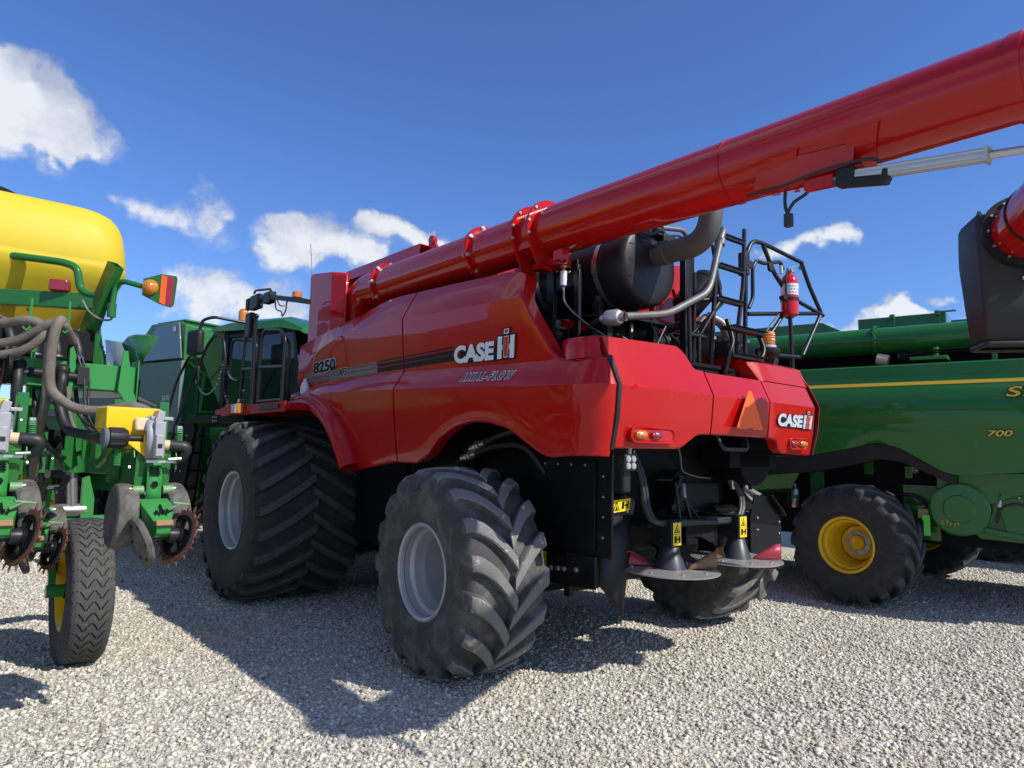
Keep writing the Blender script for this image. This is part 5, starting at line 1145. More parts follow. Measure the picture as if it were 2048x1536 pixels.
# ---- one row unit (part of the planter) built once at its own origin, x right, y forward; z = 0 at 1.27 m
def row_unit():
    U = MB()   # shank, side plates, front bracket
    U.prism([(-.05, .36), (.30, .34), (.34, .62), (.26, .66), (.24, .44), (-.02, .44)], 'u', -.125, -.115); U.prism([(-.05, .36), (.30, .34), (.34, .62), (.26, .66), (.24, .44), (-.02, .44)], 'u', .115, .125)
    U.bx((-.165, .28, .22), (-.105, .34, .72)); U.bx((.105, .28, .22), (.165, .34, .72)); U.bx((-.16, .30, .20), (.16, .36, .45))
    U.prism([(.30, .10), (.0, .18), (-.02, .42), (.10, .45), (.30, .42)], 'u', -.10, .10)
    U.bar((-.20, .45, .30), (-.15, .26, .42), .03, .04); U.bar((.20, .45, .30), (.15, .26, .42), .03, .04)
    U.tube(spline([(.115, -.06, .30), (.118, -.02, .36), (.12, .03, .40)]), .008, 6)
    ru = U.build('row_unit', M['green'], PL, bevel=.003)
    m = MB()      # toothed upright strip facing the rear
    st = [(.11, .005, .355), (.06, -.02, .33), (.0, -.05, .26), (-.02, -.055, .15), (-.02, -.055, .105)]
    m.loft([[(-.042, y, z) for x, y, z in st], [(.042, y, z) for x, y, z in st]]); s_ = m.build('tail_bracket', M['green_lt'], ru, solid=.012)
    m = MB()
    for k in range(4): m.box((.0, -.043-.0035*k, .30-.014*k), (.05, .02, .005))
    for sx in (-1, 1):
        for k in range(4): m.box((sx*.022, -.045-.0035*k, .305-.014*k), (.016, .02, .006))
    m.lathe([(.001, 0), (.02, 0)], (0, -.0645, .20), (0, -1, 0), 20); m.build('adjuster_slots', M['dark'], s_)
    m = MB()
    for sx in (-1, 1): m.cyl((sx*.055, -.03, .165), (sx*.115, -.03, .165), .027, n=16); m.cyl((sx*.115, -.03, .165), (sx*.132, -.03, .165), .016, n=6, m=1); m.cyl((sx*.132, -.03, .165), (sx*.145, -.03, .165), .008, n=6, m=1)
    m.build('pivot_pin', [M['worn_green'], M['steel']], ru)
    for sx in (-1, 1):   # gauge wheels
        m = MB(); x0, x1 = sx*.085, sx*.205
        P = [(.001, x1-sx*.03), (.12, x1-sx*.03), (.15, x1-sx*.012), (.178, x1-sx*.004), (.19, x1-sx*.012), (.195, x1-sx*.03), (.196, (x0+x1)/2), (.193, x0+sx*.015), (.18, x0), (.001, x0)]
        m.lathe(P, (0, .05, 0), (1, 0, 0), 48)
        for k in range(6): a = 2*pi*k/6; m.cyl((x1-sx*.028, .05+.135*cos(a), .135*sin(a)), (x1-sx*.018, .05+.135*cos(a), .135*sin(a)), .009, n=6, m=1)
        g = m.build('gauge_wheel', [M['gauge'], M['steel']], ru, smooth=40); g.rotation_euler = (0, sx*radians(-3), sx*radians(4))
    m = MB()
    for sx in (-1, 1): m.lathe([(.001, -.002), (.185, -.002), (.19, 0), (.185, .002), (.001, .002)], (sx*.02, .07, -.035), (sx, 0.07, -.07), 48)
    m.build('opener_disc', M['disc'], ru)
    m = MB(); rows = []   # closing arm box
    for (y, z, hw, hb) in ((-.05, .115, .085, .17), (-.13, .085, .085, .19), (-.20, .045, .072, .16), (-.255, -.01, .045, .08), (-.275, -.025, .042, .05)):
        rows.append([(-hw, y, z), (hw, y, z), (hw*.9, y+.01, z-hb), (-hw*.9, y+.01, z-hb)])
    m.loft(rows, closed=True, caps=True); ca = m.build('closing_arm', M['green_lt'], ru, bevel=.004, smooth=20)
    m = MB(); m.box((0, -.262, -.018), (.096, .055, .035), 0, Matrix.Rotation(-.3, 3, 'X')); m.bx((-.075, -.19, -.01), (-.06, -.12, .03)); m.build('worn_end', M['rustplate'], ca, bevel=.004)
    m = MB(); m.bar((.005, -.16, .085), (.005, -.225, .045), .010, .008); 
    for k in range(4): m.box((-.03+.02*k, -.222-.006*(k % 2), .048), (.012, .02, .02))
    m.build('notches', M['dark'], ca)
    m = MB(); m.bar((.035, -.215, .055), (.095, -.235, .095), .022, .012); m.bar((.05, -.235, .10), (.155, -.215, .085), .028, .012); m.build('lever', M['worn_green'], ca, bevel=.003)
    # closing wheels, splayed to a V
    m = MB(); n = V3((1, .02, .34)); c = V3((-.092, -.19, -.125))
    m.lathe([(.001, -.012), (.12, -.012), (.145, -.018), (.152, 0), (.145, .018), (.12, .010), (.10, .004), (.001, .004)], c, n, 48); x, y, z = frame(n)
    for k in range(6): a = 2*pi*k/6; q = c+(x*cos(a)+y*sin(a))*.11; m.cyl(q-z*.016, q-z*.012, .010, n=8, m=1)
    m.build('closing_wheel', [M['gauge'], M['dark']], ru, smooth=40)
    m = MB(); n = V3((-1, -.24, .36)).normalized(); c = V3((.112, -.20, -.10)); x, y, z = frame(n)
    K = 64; ro, ri = [], []
    for k in range(K):
        a = 2*pi*k/K; ph = k % 4; r = .150 if ph in (0, 1) else (.158 if ph == 2 else .158)
        ro.append(c+(x*cos(a)+y*sin(a))*r); ri.append(c+(x*cos(a)+y*sin(a))*.118)
    for s in (-.006, .006): m.loft([[p+z*s for p in ro], [p+z*s for p in ri]], closed=True)
    m.loft([[p+z*.006 for p in ro], [p-z*.006 for p in ro]], closed=True); m.loft([[p+z*.006 for p in ri], [p-z*.006 for p in ri]], closed=True)
    for k in range(16):
        a = 2*pi*k/16; d = x*cos(a)+y*sin(a); t = y*cos(a)-x*sin(a); m.bar(c+d*.148, c+d*.168+t*.004, .018, .005, up=z); m.tube([c+d*.164+t*.003, c+d*.178+t*.006, c+d*.194+t*.014], .009, 5, rads=[.008, .006, .002])
    sw = m.build('spiked_closing_wheel', M['rust'], ru, smooth=30)
    m = MB(); m.lathe([(.10, -.012), (.125, -.012), (.125, .012), (.10, .012)], c, n, 40, closed=True)
    for k in range(5): a = 2*pi*k/5+.3; d = x*cos(a)+y*sin(a); m.bar(c+d*.03, c+d*.105, .03, .012, up=z)
    m.lathe([(.001, -.03), (.045, -.03), (.05, -.01), (.05, .03), (.001, .035)], c, n, 24); m.lathe([(.052, -.034), (.045, -.034), (.045, -.03), (.052, -.03)], c, n, 24, 1)
    for k in range(5): a = 2*pi*k/5; d = x*cos(a)+y*sin(a); m.cyl(c+d*.034-z*.03, c+d*.034-z*.042, .007, n=6, m=1)
    m.build('hub', [M['dark'], M['steel']], sw, smooth=40)
    m = MB(); m.cyl((-.07, -.20, -.10), (.12, -.22, -.09), .018, n=12); m.bar((0, -.06, 0), (0, -.20, -.10), .07, .05); m.lathe([(.001, -.01), (.04, -.01), (.046, .03), (.04, .06), (.001, .06)], (.055, -.21, -.09), (1, .0, -.1), 24); m.build('axle_casting', M['can'], ru)
    # seed meter: yellow hopper, clear window, grey vacuum dome, drive and elbow
    m = MB(); rows = []
    for (z, x0, x1, y0, y1) in ((.355, -.01, .045, .02, .14), (.44, -.10, .06, .0, .18), (.505, -.20, .07, -.01, .20), (.53, -.225, .075, -.02, .22), (.655, -.225, .075, -.02, .22), (.662, -.21, .06, 0, .21)):
        rows.append([(x0, y0, z), (x1, y0, z), (x1, y1, z), (x0, y1, z)])
    m.loft(rows, closed=True, caps=True); m.bx((-.02, -.05, .44), (.05, .0, .50)); m.prism([(-.12, .455), (.04, .455), (.04, .345), (-.0, .36)], 'v', -.045, -.035); sm = m.build('seed_meter', M['yellow'], ru, bevel=.012, seg=3); sm.location.x = -.055
    m = MB(); n = V3((1, -.20, .05)); c = V3((.05, .03, .48)); m.lathe([(.001, .05), (.08, .048), (.125, .04), (.148, .02), (.152, 0), (.152, -.03), (.14, -.045), (.001, -.05)], c, n, 40); x, y, z = frame(n)
    for k in range(8): a = 2*pi*k/8; q = c+(x*cos(a)+y*sin(a))*.142; m.box(q+z*.01, (.03, .03, .03), 0)
    m.bx((.015, -.135, .36), (.075, -.09, .58)); m.bx((.02, -.148, .37), (.065, -.13, .50)); m.box((.07, -.06, .60), (.13, .03, .022)); m.prism([(.02, .58), (.07, .58), (.08, .64), (.04, .65)], 'v', -.10, -.02); m.build('vacuum_dome', M['cast'], sm, bevel=.004, smooth=40)
    m = MB(); m.bx((.03, -.152, .42), (.055, -.149, .445)); m.bx((.02, -.02, .575), (.10, -.01, .60)); m.build('latch', M['plastic'], sm)
    m = MB(); m.bx((-.075, -.055, .52), (.02, -.02, .60)); m.build('window', M['beige'], sm, bevel=.012)
    m = MB(); m.lathe([(.001, -.05), (.045, -.05), (.06, -.04), (.06, .04), (.05, .06), (.02, .07), (.02, .14)], (-.17, -.03, .475), (1, 0, 0), 24)
    for k in range(10): a = 2*pi*k/10; m.bar((-.21, -.03+.058*cos(a), .475+.058*sin(a)), (-.13, -.03+.058*cos(a), .475+.058*sin(a)), .012, .012)
    m.build('drive_coupling', M['plastic'], sm, smooth=40)
    m = MB(); m.lathe([(.001, -.012), (.055, -.012), (.065, 0), (.055, .012), (.001, .012)], (-.228, -.03, .475), (1, 0, 0), 24); m.build('coupling_cap', M['grey_v'], sm, smooth=40)
    m = MB(); m.cyl((.10, -.01, .44), (.165, -.03, .435), .032, n=20); m.build('collar', M['beige'], sm, smooth=40)
    m = MB(); m.tube([(.14, -.02, .437), (.24, -.05, .43), (.22, .0, .36), (.10, .06, .34), (.0, .1, .34)], .036, 16, .07); m.build('vacuum_elbow', M['hose_b'], sm, smooth=50)
    m = MB(); m.bx((-.06, -.07, .33), (.10, -.06, .345)); m.cyl((.06, -.09, .352), (.13, -.10, .357), .010, n=8); m.build('latch_rod', M['steel'], ru)
    m = MB()
    for (cx, cz, h) in ((.145, .50, .10), (-.20, .36, .10)):
        m.tube([(cx+.018*cos(q*.9), .0+.018*sin(q*.9), cz+h*q/60-.05) for q in range(61)], .004, 5)
    m.build('down_spring', M['green_lt'], ru)
    m = MB()
    for sx in (-.128, .128):
        for (y, z) in ((.05, .40), (.2, .39), (.29, .55), (.0, .30)): m.cyl((sx, y, z), (sx*1.08, y, z), .012, n=8)
    m.bx((.13, .0, .52), (.16, .04, .56)); m.build('bolt_heads', M['steel'], ru)
    return ru
def place_unit(ru, u, v, dz, rz, first=False):
    o = ru
    if not first:
        o = ru.copy(); COL.objects.link(o); o.parent = PL
        for ch in ru.children:
            c = ch.copy(); COL.objects.link(c); c.parent = o
            for g in ch.children:
                d = g.copy(); COL.objects.link(d); d.parent = c
    o.location = (u-PO.x, v-PO.y, 1.27+dz); o.rotation_euler = (0, 0, rz)
    return o
ru = row_unit(); place_unit(ru, -1.838, .12, 0, radians(4), True)
place_unit(ru, -2.60, .26, .02, radians(4)); place_unit(ru, -2.24, 1.80, -.24, radians(2)); place_unit(ru, -3.38, .26, .02, radians(4)); place_unit(ru, -4.15, .26, .02, radians(4)); place_unit(ru, -4.9, .26, .02, radians(4)); place_unit(ru, -3.0, 1.80, -.24, radians(2)); place_unit(ru, -3.8, 1.80, -.24, radians(2))
# ------------------------------------------------------------------ green combines
def root_to_world(r, u, v, z):
    a = r.rotation_euler[2]; c, s = cos(a), sin(a); return (r.location.x+u*c-v*s, r.location.y+u*s+v*c, z)
GR = empty('combine_harvester', (3.943, 8.679, 0), radians(52), 'green combine harvester with a yellow stripe along its glossy side, unloading tube above', 'combine harvester')
TD = [M['tyre_d'], M['lug_d']]
gw = wheel(GR, (.34, -.14, .70), .725, .64, .303, 17, .40, -1, .69, TD, M['yellow'], -1, radians(-10), 'jd', curve=1.6, lw=.066, lugh=.06)
wheel(GR, (3.62, -.48, .70), 0, 0, 0, 0, 0, 0, 0, None, None, 1, radians(-10), proto=gw)
KG = 1.0865   # this machine was measured a little too near: set it back along the line of sight
XF[0] = lambda p: (p[0]*KG, p[1]*KG, 1.707+(p[2]-1.707)*KG)
zb = itp([(6, 1.65), (.9, 1.72), (.34, 1.755), (-.10, 1.845), (-.38, 1.915), (-.61, 1.85), (-1.02, 1.60), (-1.15, 1.575), (-1.71, 1.63), (-3.2, 1.66)])
def gsec(v):
    b = zb(v, .03)
    return [(.52, v, 2.80), (.40, v, 2.795), (.385, v, 2.78), (.35, v, 2.64), (.325, v, 2.635), (.30, v, 2.545), (.262, v, 2.50), (.225, v, 2.35), (.21, v, 2.2), (.225, v, 2.05), (.255, v, max(1.95, b+.03)), (.30, v, b), (.45, v, b-.01)]
mb = MB(); vs = np.linspace(4.6, -3.0, 150); mb.loft([gsec(float(v)) for v in vs]); mb.build('side_shield', M['green'], GR, smooth=28)
mb = MB(); mb.loft([[(.334-.004, v, 2.632), (.296, v, 2.548)] for v in (4.5, .5, -3.0)]); mb.build('stripe', M['stripe_y'], GR, smooth=0)
mb = MB(); rows = []
for v in np.linspace(4.5, -1.12, 110):
    b = zb(float(v), .03); hh = .10+.09*max(0, min(1, (float(v)+.9)/.6)); rows.append([(.305, v, b+.005), (.285, v, b-.01), (.31, v, b-hh), (.42, v, b-hh-.01)])
mb.loft(rows).build('arch_trim', M['plastic'], GR, smooth=35)
def glet(txt, v, z, h, w, sh=.2):
    vs, fs = text_mesh(txt, 1, .02, sh, 1, 1.0); v2, f2 = text_mesh(txt, 1, .06, sh, 1, 1.0)
    xs = [a for a, b in vs]; ys = [b for a, b in vs]; sx, sy = w/(max(xs)-min(xs)), h/(max(ys)-min(ys)); mb = MB()
    put2d(mb, [((a-min(xs))*sx, (b-min(ys))*sy) for a, b in v2], f2, (.203, v, z), (0, -1, 0), (.02, 0, 1), .004, 1)
    put2d(mb, [((a-min(xs))*sx, (b-min(ys))*sy) for a, b in vs], fs, (.203, v, z), (0, -1, 0), (.02, 0, 1), .008, 0)
    mb.build('lettering', [M['stripe_y'], M['black_v']], GR, smooth=0, fix=False)
glet('700', -1.42, 1.985, .062, .215); glet('S7', -1.59, 2.385, .105, .30)
mb = MB(); mb.lathe([(.165, -3.2), (.165, 2.6)], (1.0, 0, 3.165), (0, 1, 0), 48); mb.lathe([(.165, -.02), (.195, -.015), (.195, .015), (.165, .02)], (1.0, -.27, 3.165), (0, 1, 0), 48)
for k in range(14): a = 2*pi*k/14; mb.cyl((1.0+.18*cos(a), -.30, 3.165+.18*sin(a)), (1.0+.18*cos(a), -.24, 3.165+.18*sin(a)), .010, n=6)
mb.build('auger_tube', M['green'], GR, smooth=45)
mb = MB(); mb.prism([(.30, 3.30), (.30, 3.46), (.55, 3.60), (5, 3.62), (5, 2.7), (.3, 2.7)], 'u', 1.75, 3.4); mb.prism([(.30, 3.46), (-.1, 3.36), (-.1, 3.30), (.3, 3.30)], 'u', 1.72, 3.4); mb.build('grain_tank', M['green'], GR, bevel=.01)
mb = MB(); mb.bx((1.55, -.95, 3.30), (3.0, .05, 3.56)); mb.bx((1.54, -2.6, 3.2), (3.0, -1.0, 3.45)); mb.build('engine_hood', M['green'], GR, bevel=.01)
mb = MB()
for v in (-.36, -.86): mb.bx((1.50, v-.03, 3.42), (1.55, v+.03, 3.58)); mb.cyl((1.50, v, 3.54), (1.47, v, 3.54), .03, n=10)
mb.bx((1.50, -1.06, 3.55), (1.52, -.88, 3.57)); mb.build('latch', M['green'], GR, bevel=.004)
mb = MB(); mb.bx((.75, -3.0, .8), (3.2, 4.5, 2.6)); mb.bx((.55, -.95, 2.75), (3.2, 4.5, 2.78)); mb.bx((1.3, -2.5, 2.6), (3.0, 3, 3.2)); mb.build('chassis', M['dark'], GR)
mb = MB(); mb.cyl((.85, -.30, 2.93), (.85, -.42, 2.90), .07, n=16, m=1); mb.cyl((.86, -.5, 2.92), (.9, -.60, 2.92), .09, n=16); mb.tube(spline([(.7, -.62, 2.93), (.7, -.9, 2.97), (.7, -1.3, 2.98), (.7, -1.9, 2.96)]), .012, 8); mb.tube(spline([(.72, -.60, 2.90), (.7, -1.0, 2.95), (.7, -1.6, 2.93), (.7, -2.0, 2.99)]), .01, 8); mb.build('engine_parts', [M['dark'], M['beige']], GR)
mb = MB(); mb.bx((.6, -1.05, 2.86), (.9, -.68, 2.90)); mb.cyl((.8, -.92, 2.9), (.8, -.92, 3.02), .03, n=10); mb.bx((.75, -1.5, 2.8), (.78, -1.45, 3.0)); mb.build('tube_rest', M['green_lt'], GR, bevel=.004)
# lower shield ahead of the wheel, axle bracket, chopper housing with round cover
mb = MB(); mb.loft([[(.50, .45, 1.76), (.42, .5, 1.55), (.50, .62, 1.36), (.7, .66, 1.30)], [(.50, 1.2, 1.72), (.42, 1.2, 1.46), (.50, 1.2, 1.30), (.7, 1.2, 1.26)], [(.5, 3, 1.7), (.42, 3, 1.3), (.5, 3, 1.15), (.7, 3, 1.1)]]); mb.build('lower_shield', M['green'], GR, smooth=20)
mb = MB(); mb.bx((.7, .30, .9), (.76, .46, 1.70)); mb.bx((.72, -.25, 1.55), (.76, -.15, 1.85)); mb.bx((.70, -.66, 1.52), (.74, -.58, 1.66)); mb.bx((.72, -.9, 1.0), (.75, -.55, 1.45)); mb.tube([(.7, -.55, 1.2), (.7, -.95, 1.30)], .02, 8); mb.bar((.62, -.40, 1.16), (.62, -.98, 1.24), .03, .05); mb.bx((.6, -.93, .85), (.68, -.6, 1.02)); mb.build('frame_bracket', M['green'], GR, bevel=.006)
mb = MB(); mb.bx((.6, -.3, .68), (3.2, .1, .88)); mb.bx((2.5, -.7, .68), (3.3, -.3, .85)); mb.build('axle', M['green'], GR, bevel=.01)
mb = MB(); mb.prism([(-.92, 1.60), (-3.0, 1.66), (-3.0, 1.5), (-1.75, 1.42), (-1.25, 1.22), (-1.02, 1.12), (-.92, 1.12)], 'u', .44, .9); mb.build('chopper_shield', M['green'], GR, bevel=.015)
mb = MB(); mb.lathe([(.28, -.05), (.28, .0), (.26, .015), (.15, .02), (.14, .03), (.001, .03)], (.40, -1.13, 1.22), (-1, 0, 0), 48); mb.build('belt_cover', M['green'], GR, smooth=30)
mb = MB(); mb.prism([(-1.0, 1.2), (-1.3, .92), (-3.0, .85), (-3.0, 1.5), (-1.75, 1.42)], 'u', .50, 2.8); mb.prism([(-1.45, 1.35), (-3, 1.45), (-3, .9), (-1.55, .95)], 'u', .46, .5); mb.bar((.45, -1.50, 1.40), (.45, -1.40, 1.1), .02, .03); mb.bar((.44, -1.35, 1.02), (.44, -1.75, .95), .03, .05); mb.bolts([(.46, -1.55-.1*k, 1.36+.005*k) for k in range(6)]+[(.46, -1.56-.1*k, .98) for k in range(6)], (-1, 0, 0), .012, .012, 1); mb.bx((.44, -1.50, 1.26), (.46, -1.46, 1.34), 1)
mb.build('chopper_housing', [M['green'], M['steel']], GR, bevel=.004)
mb = MB(); mb.tube(spline([(.44, -1.45, 1.1), (.42, -1.5, 1.25), (.43, -1.65, 1.30), (.43, -1.8, 1.2)]), .012, 8); mb.tube(spline([(.7, -.35, 1.3), (.6, -.6, 1.34), (.6, -.78, 1.26), (.62, -.85, 1.05)]), .016, 8); mb.build('hydraulic_hose', M['hose_b'], GR)
mb = MB(); mb.bx((.36, -.86, .92), (.38, -.80, 1.12)); mb.bx((.35, -.86, 1.08), (.37, -.79, 1.14)); mb.build('transport_lock', plain('lime_green_clip', (.12, .62, .06), .45), GR)
mb = MB(); mb.bx((.42, -.84, 1.10), (.46, -.74, 1.20)); mb.bar((.45, -.85, 1.24), (.45, -1.02, 1.14), .04, .05); mb.build('valve_block', plain('tan_casting', (.30, .22, .10), .6), GR)
for v in (-.99, -1.085):
    mb = MB(); e = .438
    mb.add([(e, v, 1.375), (e, v-.085, 1.375), (e, v-.085, 1.475), (e, v, 1.475)], [(0, 1, 2, 3)], 0)
    e -= .001; mb.add([(e, v, 1.455), (e, v-.085, 1.455), (e, v-.085, 1.475), (e, v, 1.475)], [(0, 1, 2, 3)], 1); mb.add([(e, v-.005, 1.38), (e, v-.08, 1.38), (e, v-.08, 1.40), (e, v-.005, 1.40)], [(0, 1, 2, 3)], 2)
    for q in (((-.02, 1.41), (-.06, 1.405), (-.05, 1.42)), ((-.03, 1.42), (-.045, 1.42), (-.055, 1.448), (-.04, 1.45)), ((-.02, 1.44), (-.065, 1.425), (-.06, 1.433))): mb.add([(e, v+a, b) for a, b in q], [tuple(range(len(q)))], 2)
    mb.build('warning_decal', [M['white'], M['orange_l'], M['black_v']], GR, smooth=0)
mb = MB()
for (v, z) in ((-1.05, 1.07), (-1.09, 1.07), (-1.02, 1.10), (-1.12, 1.075)): mb.box((.366, v, z), (.002, .022, .006)); mb.box((.366, v, z-.018), (.002, .006, .022))
for k in range(4): mb.box((.366, -.98, 1.055+.012*k), (.002, .03, .004))
mb.build('belt_marks', M['stripe_y'], GR)
mb = MB(); mb.bx((.70, -.72, 1.58), (.73, -.64, 1.70)); 
for k in range(6): mb.cyl((.70, -.66-.04*(k % 2), 1.61+.03*(k//2)), (.69, -.66-.04*(k % 2), 1.61+.03*(k//2)), .010, n=8, m=1)
mb.build('junction_box', [M['green'], M['steel']], GR, bevel=.004)
XF[0] = None
E2 = empty('fire_extinguisher', root_to_world(GR, .67, .67, 1.07), radians(52), 'small silver fire extinguisher with green band behind the rear wheel of the right green combine', 'fire extinguisher')
MB().lathe([(.001, 0), (.05, 0), (.055, .01), (.055, .22), (.03, .27), (.02, .28), (.02, .31), (.001, .31)], (0, 0, 0), (0, 0, 1), 24).build('cylinder', M['steel'], E2, smooth=40)
MB().lathe([(.056, .12), (.056, .17)], (0, 0, 0), (0, 0, 1), 24).build('label_band', M['green_lt'], E2); mb = MB(); mb.bar((-.03, 0, .32), (.09, 0, .34), .02, .01); mb.bx((-.07, .05, .0), (.07, .08, .25)); mb.build('valve_lever', M['satin'], E2)

# combine on the left behind the planter, nose to the right
GL = empty('combine_harvester', (-5.157, 10.879, 0), radians(-123), 'green combine harvester with dusty green side panel in painted sky sheen behind the planter, cab to the right', 'combine harvester')
mb = MB()
def quadpanel(pts, th=.03): 
    a = [V3(p) for p in pts]; n = (a[1]-a[0]).cross(a[2]-a[0]).normalized(); b = [p-n*th for p in a]; k = len(a)
    return MB().add(a+b, [tuple(range(k)), tuple(range(2*k-1, k-1, -1))]+[(i, i+k, (i+1) % k+k, (i+1) % k) for i in range(k)])
quadpanel([(.0, .07, 3.045), (-.04, -.10, 3.63), (-.05, -.78, 3.60), (.0, -.98, 3.04)]).build('upper_side_panel', M['green_sky_sheen'], GL, bevel=.012)
mb = MB(); rows = []
for v in np.linspace(.10, -4.5, 24):
    z0 = float(np.interp(v, [-4.5, -2.3, -.9, -.3, .1], [2.2, 2.2, 2.1, 1.93, 1.90])); zt = 3.02 if v > -1.05 else float(np.interp(v, [-4.5, -1.3, -1.05], [2.9, 2.85, 3.0]))
    rows.append([(-.05, v, zt), (0, v, zt-.01), (.012, v, (zt+z0)/2), (.0, v, z0), (-.08, v, z0-.02)])
rows = [[(p[0]-.06, p[1], p[2]) for p in rows[0]]]+rows; mb.loft(rows).build('lower_side_panel', M['green_sky_sheen'], GL, smooth=30)
mb = MB(); zz = itp([(-4.4, 2.60), (-2.0, 2.545), (-1.4, 2.53), (-1.0, 2.46), (-.6, 2.35), (-.22, 2.27)]); rows = []
for v in np.linspace(-4.3, -.16, 40): t = max(.012, .12*min(1, (-.12-v)/1.8)); rows.append([(.0155, v, zz(float(v))-t*.55), (.0165, v, zz(float(v))+t*.45)])
mb.loft(rows).build('stripe', M['stripe_c'], GL, smooth=0)
vs, fs = text_mesh('S670', .105, .001); mb = MB(); put2d(mb, vs, fs, (.016, -.33, 2.40), (0, 1, 0), (0, 0, 1), .003); mb.build('lettering', M['white'], GL, smooth=0, fix=False)
mb = MB(); put2d(mb, *poly2d((0, 0), (.33, .0), (.33, .11), (0, .11)), (.0175, -1.55, 2.48), (0, 1, 0), (0, 0, 1), .003)
vs, fs = text_mesh('DEERE', .06, .0); mb2 = MB(); put2d(mb2, vs, fs, (.0175, -1.75, 2.535), (0, 1, 0), (0, 0, 1), .004); mb2.build('lettering', M['grey_v'], GL, smooth=0, fix=False)
mb = MB(); mb.bx((.0, -1.02, 2.36), (.025, -1.01, 2.75)); mb.bx((.0, -2.0, 2.30), (.02, -1.02, 2.31)); mb.bx((.0, .05, 3.025), (.02, -1.0, 3.04)); mb.build('panel_gap', M['dark'], GL)
# flared hopper sides of the tank
mb = MB(); W1 = [(.10, -1.97, 3.46), (.06, -1.53, 3.37), (.0, -1.28, 3.0), (.0, -1.25, 2.80), (.02, -1.92, 2.70)]; W2 = [(.06, -1.53, 3.37), (.05, -1.38, 3.48), (.04, -1.2, 3.50), (.0, -.85, 3.48), (-.05, -.52, 3.42), (-.03, -.75, 2.92), (0, -1.25, 2.80), (.0, -1.28, 3.0)]
for W, q in ((W1, 0), (W2, 1)): mb.add(W, [tuple(range(len(W)))], q)
mb.add([(.10, -1.97, 3.46), (.02, -1.92, 2.70), (-2.5, -1.92, 2.7), (-2.6, -1.97, 3.46)], [(0, 1, 2, 3)]); mb.add([(.05, -1.38, 3.48), (.0, -.85, 3.48), (-2.4, -.85, 3.46), (-2.4, -1.38, 3.46)], [(0, 1, 2, 3)])
mb.build('tank_extension', [M['green_sky_sheen'], M['green_old']], GL, solid=.015, smooth=15)  # grey wall carries painted sky reflection, green wall stands as the sunlit side
mb = MB(); mb.prism([(.08, 1.9), (.05, 3.58), (-.1, 3.65), (-.9, 3.66), (-1.2, 3.4), (-4.4, 3.0), (-4.4, 1.2), (.1, 1.2)], 'u', -2.75, -.06); mb.build('grain_tank', M['green_old'], GL, bevel=.02)
mb = MB(); mb.bx((-2.7, -.85, 3.655), (-.12, -.06, 3.69)); mb.build('tank_cover', M['green_old'], GL, bevel=.012)
mb = MB(); mb.bx((-.02, -.20, 3.48), (.0, -.14, 3.56)); mb.build('panel_latch', M['steel'], GL)
mb = MB(); mb.tube([(-.35, .10, 2.25), (-.35, .16, 2.85), (-.9, .2, 2.9)], .022, 8, .05); mb.tube([(-.30, .12, 2.24), (-1.0, .3, 2.24)], .022, 8); mb.tube([(-.35, .15, 2.6), (-.9, .18, 2.6)], .018, 8); mb.tube([(-.1, .12, 3.0), (-.4, .3, 2.75)], .02, 8); mb.build('step_rail', M['green_lt'], GL)
mb = MB(); mb.loft([[(-.1, .45, 3.05), (-.15, .7, 3.5)], [(-.3, .75, 2.2), (-.4, .9, 3.45)], [(-.8, .8, 2.2), (-.8, .85, 3.45)]]); mb.build('side_duct', M['green_old'], GL, smooth=30)
# cab
mb = MB(); mb.prism([(.75, 2.15), (2.25, 2.15), (2.5, 2.5), (2.3, 3.38), (.75, 3.42)], 'u', -2.4, -.30); cab = mb.build('cab', M['glass'], GL, bevel=.02)
mb = MB(); rows = []
for (v, zt, zbm) in ((.60, 3.56, 3.44), (1.0, 3.60, 3.42), (2.2, 3.56, 3.38), (2.62, 3.40, 3.30), (2.70, 3.30, 3.26)): rows.append([(-.12, v, zbm), (-.16, v, zt-.06), (-.30, v, zt), (-2.3, v, zt), (-2.5, v, zt-.06), (-2.54, v, zbm)])
mb.loft(rows, closed=True, caps=True); mb.build('roof', M['green'], cab, smooth=25)
mb = MB(); mb.bx((-.34, .72, 2.1), (-.26, .84, 3.45)); mb.bx((-.34, 1.50, 2.1), (-.28, 1.55, 3.42)); mb.bar((-.30, 2.49, 2.5), (-.30, 2.30, 3.40), .07, .07); mb.bar((-2.4, 2.49, 2.5), (-2.4, 2.30, 3.40), .07, .07); mb.bx((-2.4, .8, 2.05), (-.28, 2.3, 2.18)); mb.bx((-.29, .84, 2.70), (-.27, 1.5, 2.74)); mb.bx((-2.4, .76, 3.34), (-.27, 2.36, 3.42)); mb.build('cab_pillar', M['satin'], cab, bevel=.01)
mb = MB(); mb.bx((-1.6, 1.0, 2.3), (-1.1, 1.5, 2.55)); mb.bx((-1.6, .95, 2.5), (-1.1, 1.08, 3.1)); mb.tube([(-1.35, 1.9, 2.2), (-1.35, 1.75, 2.75)], .03, 8); mb.build('seat', M['plastic'], cab, bevel=.03)
mb = MB()
for u in (-.5, -.85, -1.9, -2.2): mb.lathe([(.07, 0), (.06, .03), (.001, .04)], (u, 2.60, 3.30), (-.1, 1, -.3), 16)
mb.build('roof_light', M['clear'], cab)
mb = MB(); mb.lathe([(.075, 0), (.075, .13), (.06, .17), (.03, .19), (.001, .193)], (-.55, .78, 3.66), (0, 0, 1), 20); mb.build('amber_lens', M['amber'], GL, smooth=50)
mb = MB(); mb.lathe([(.08, -.07), (.08, .0)], (-.55, .78, 3.66), (0, 0, 1), 20); mb.build('beacon_base', M['plastic'], GL)
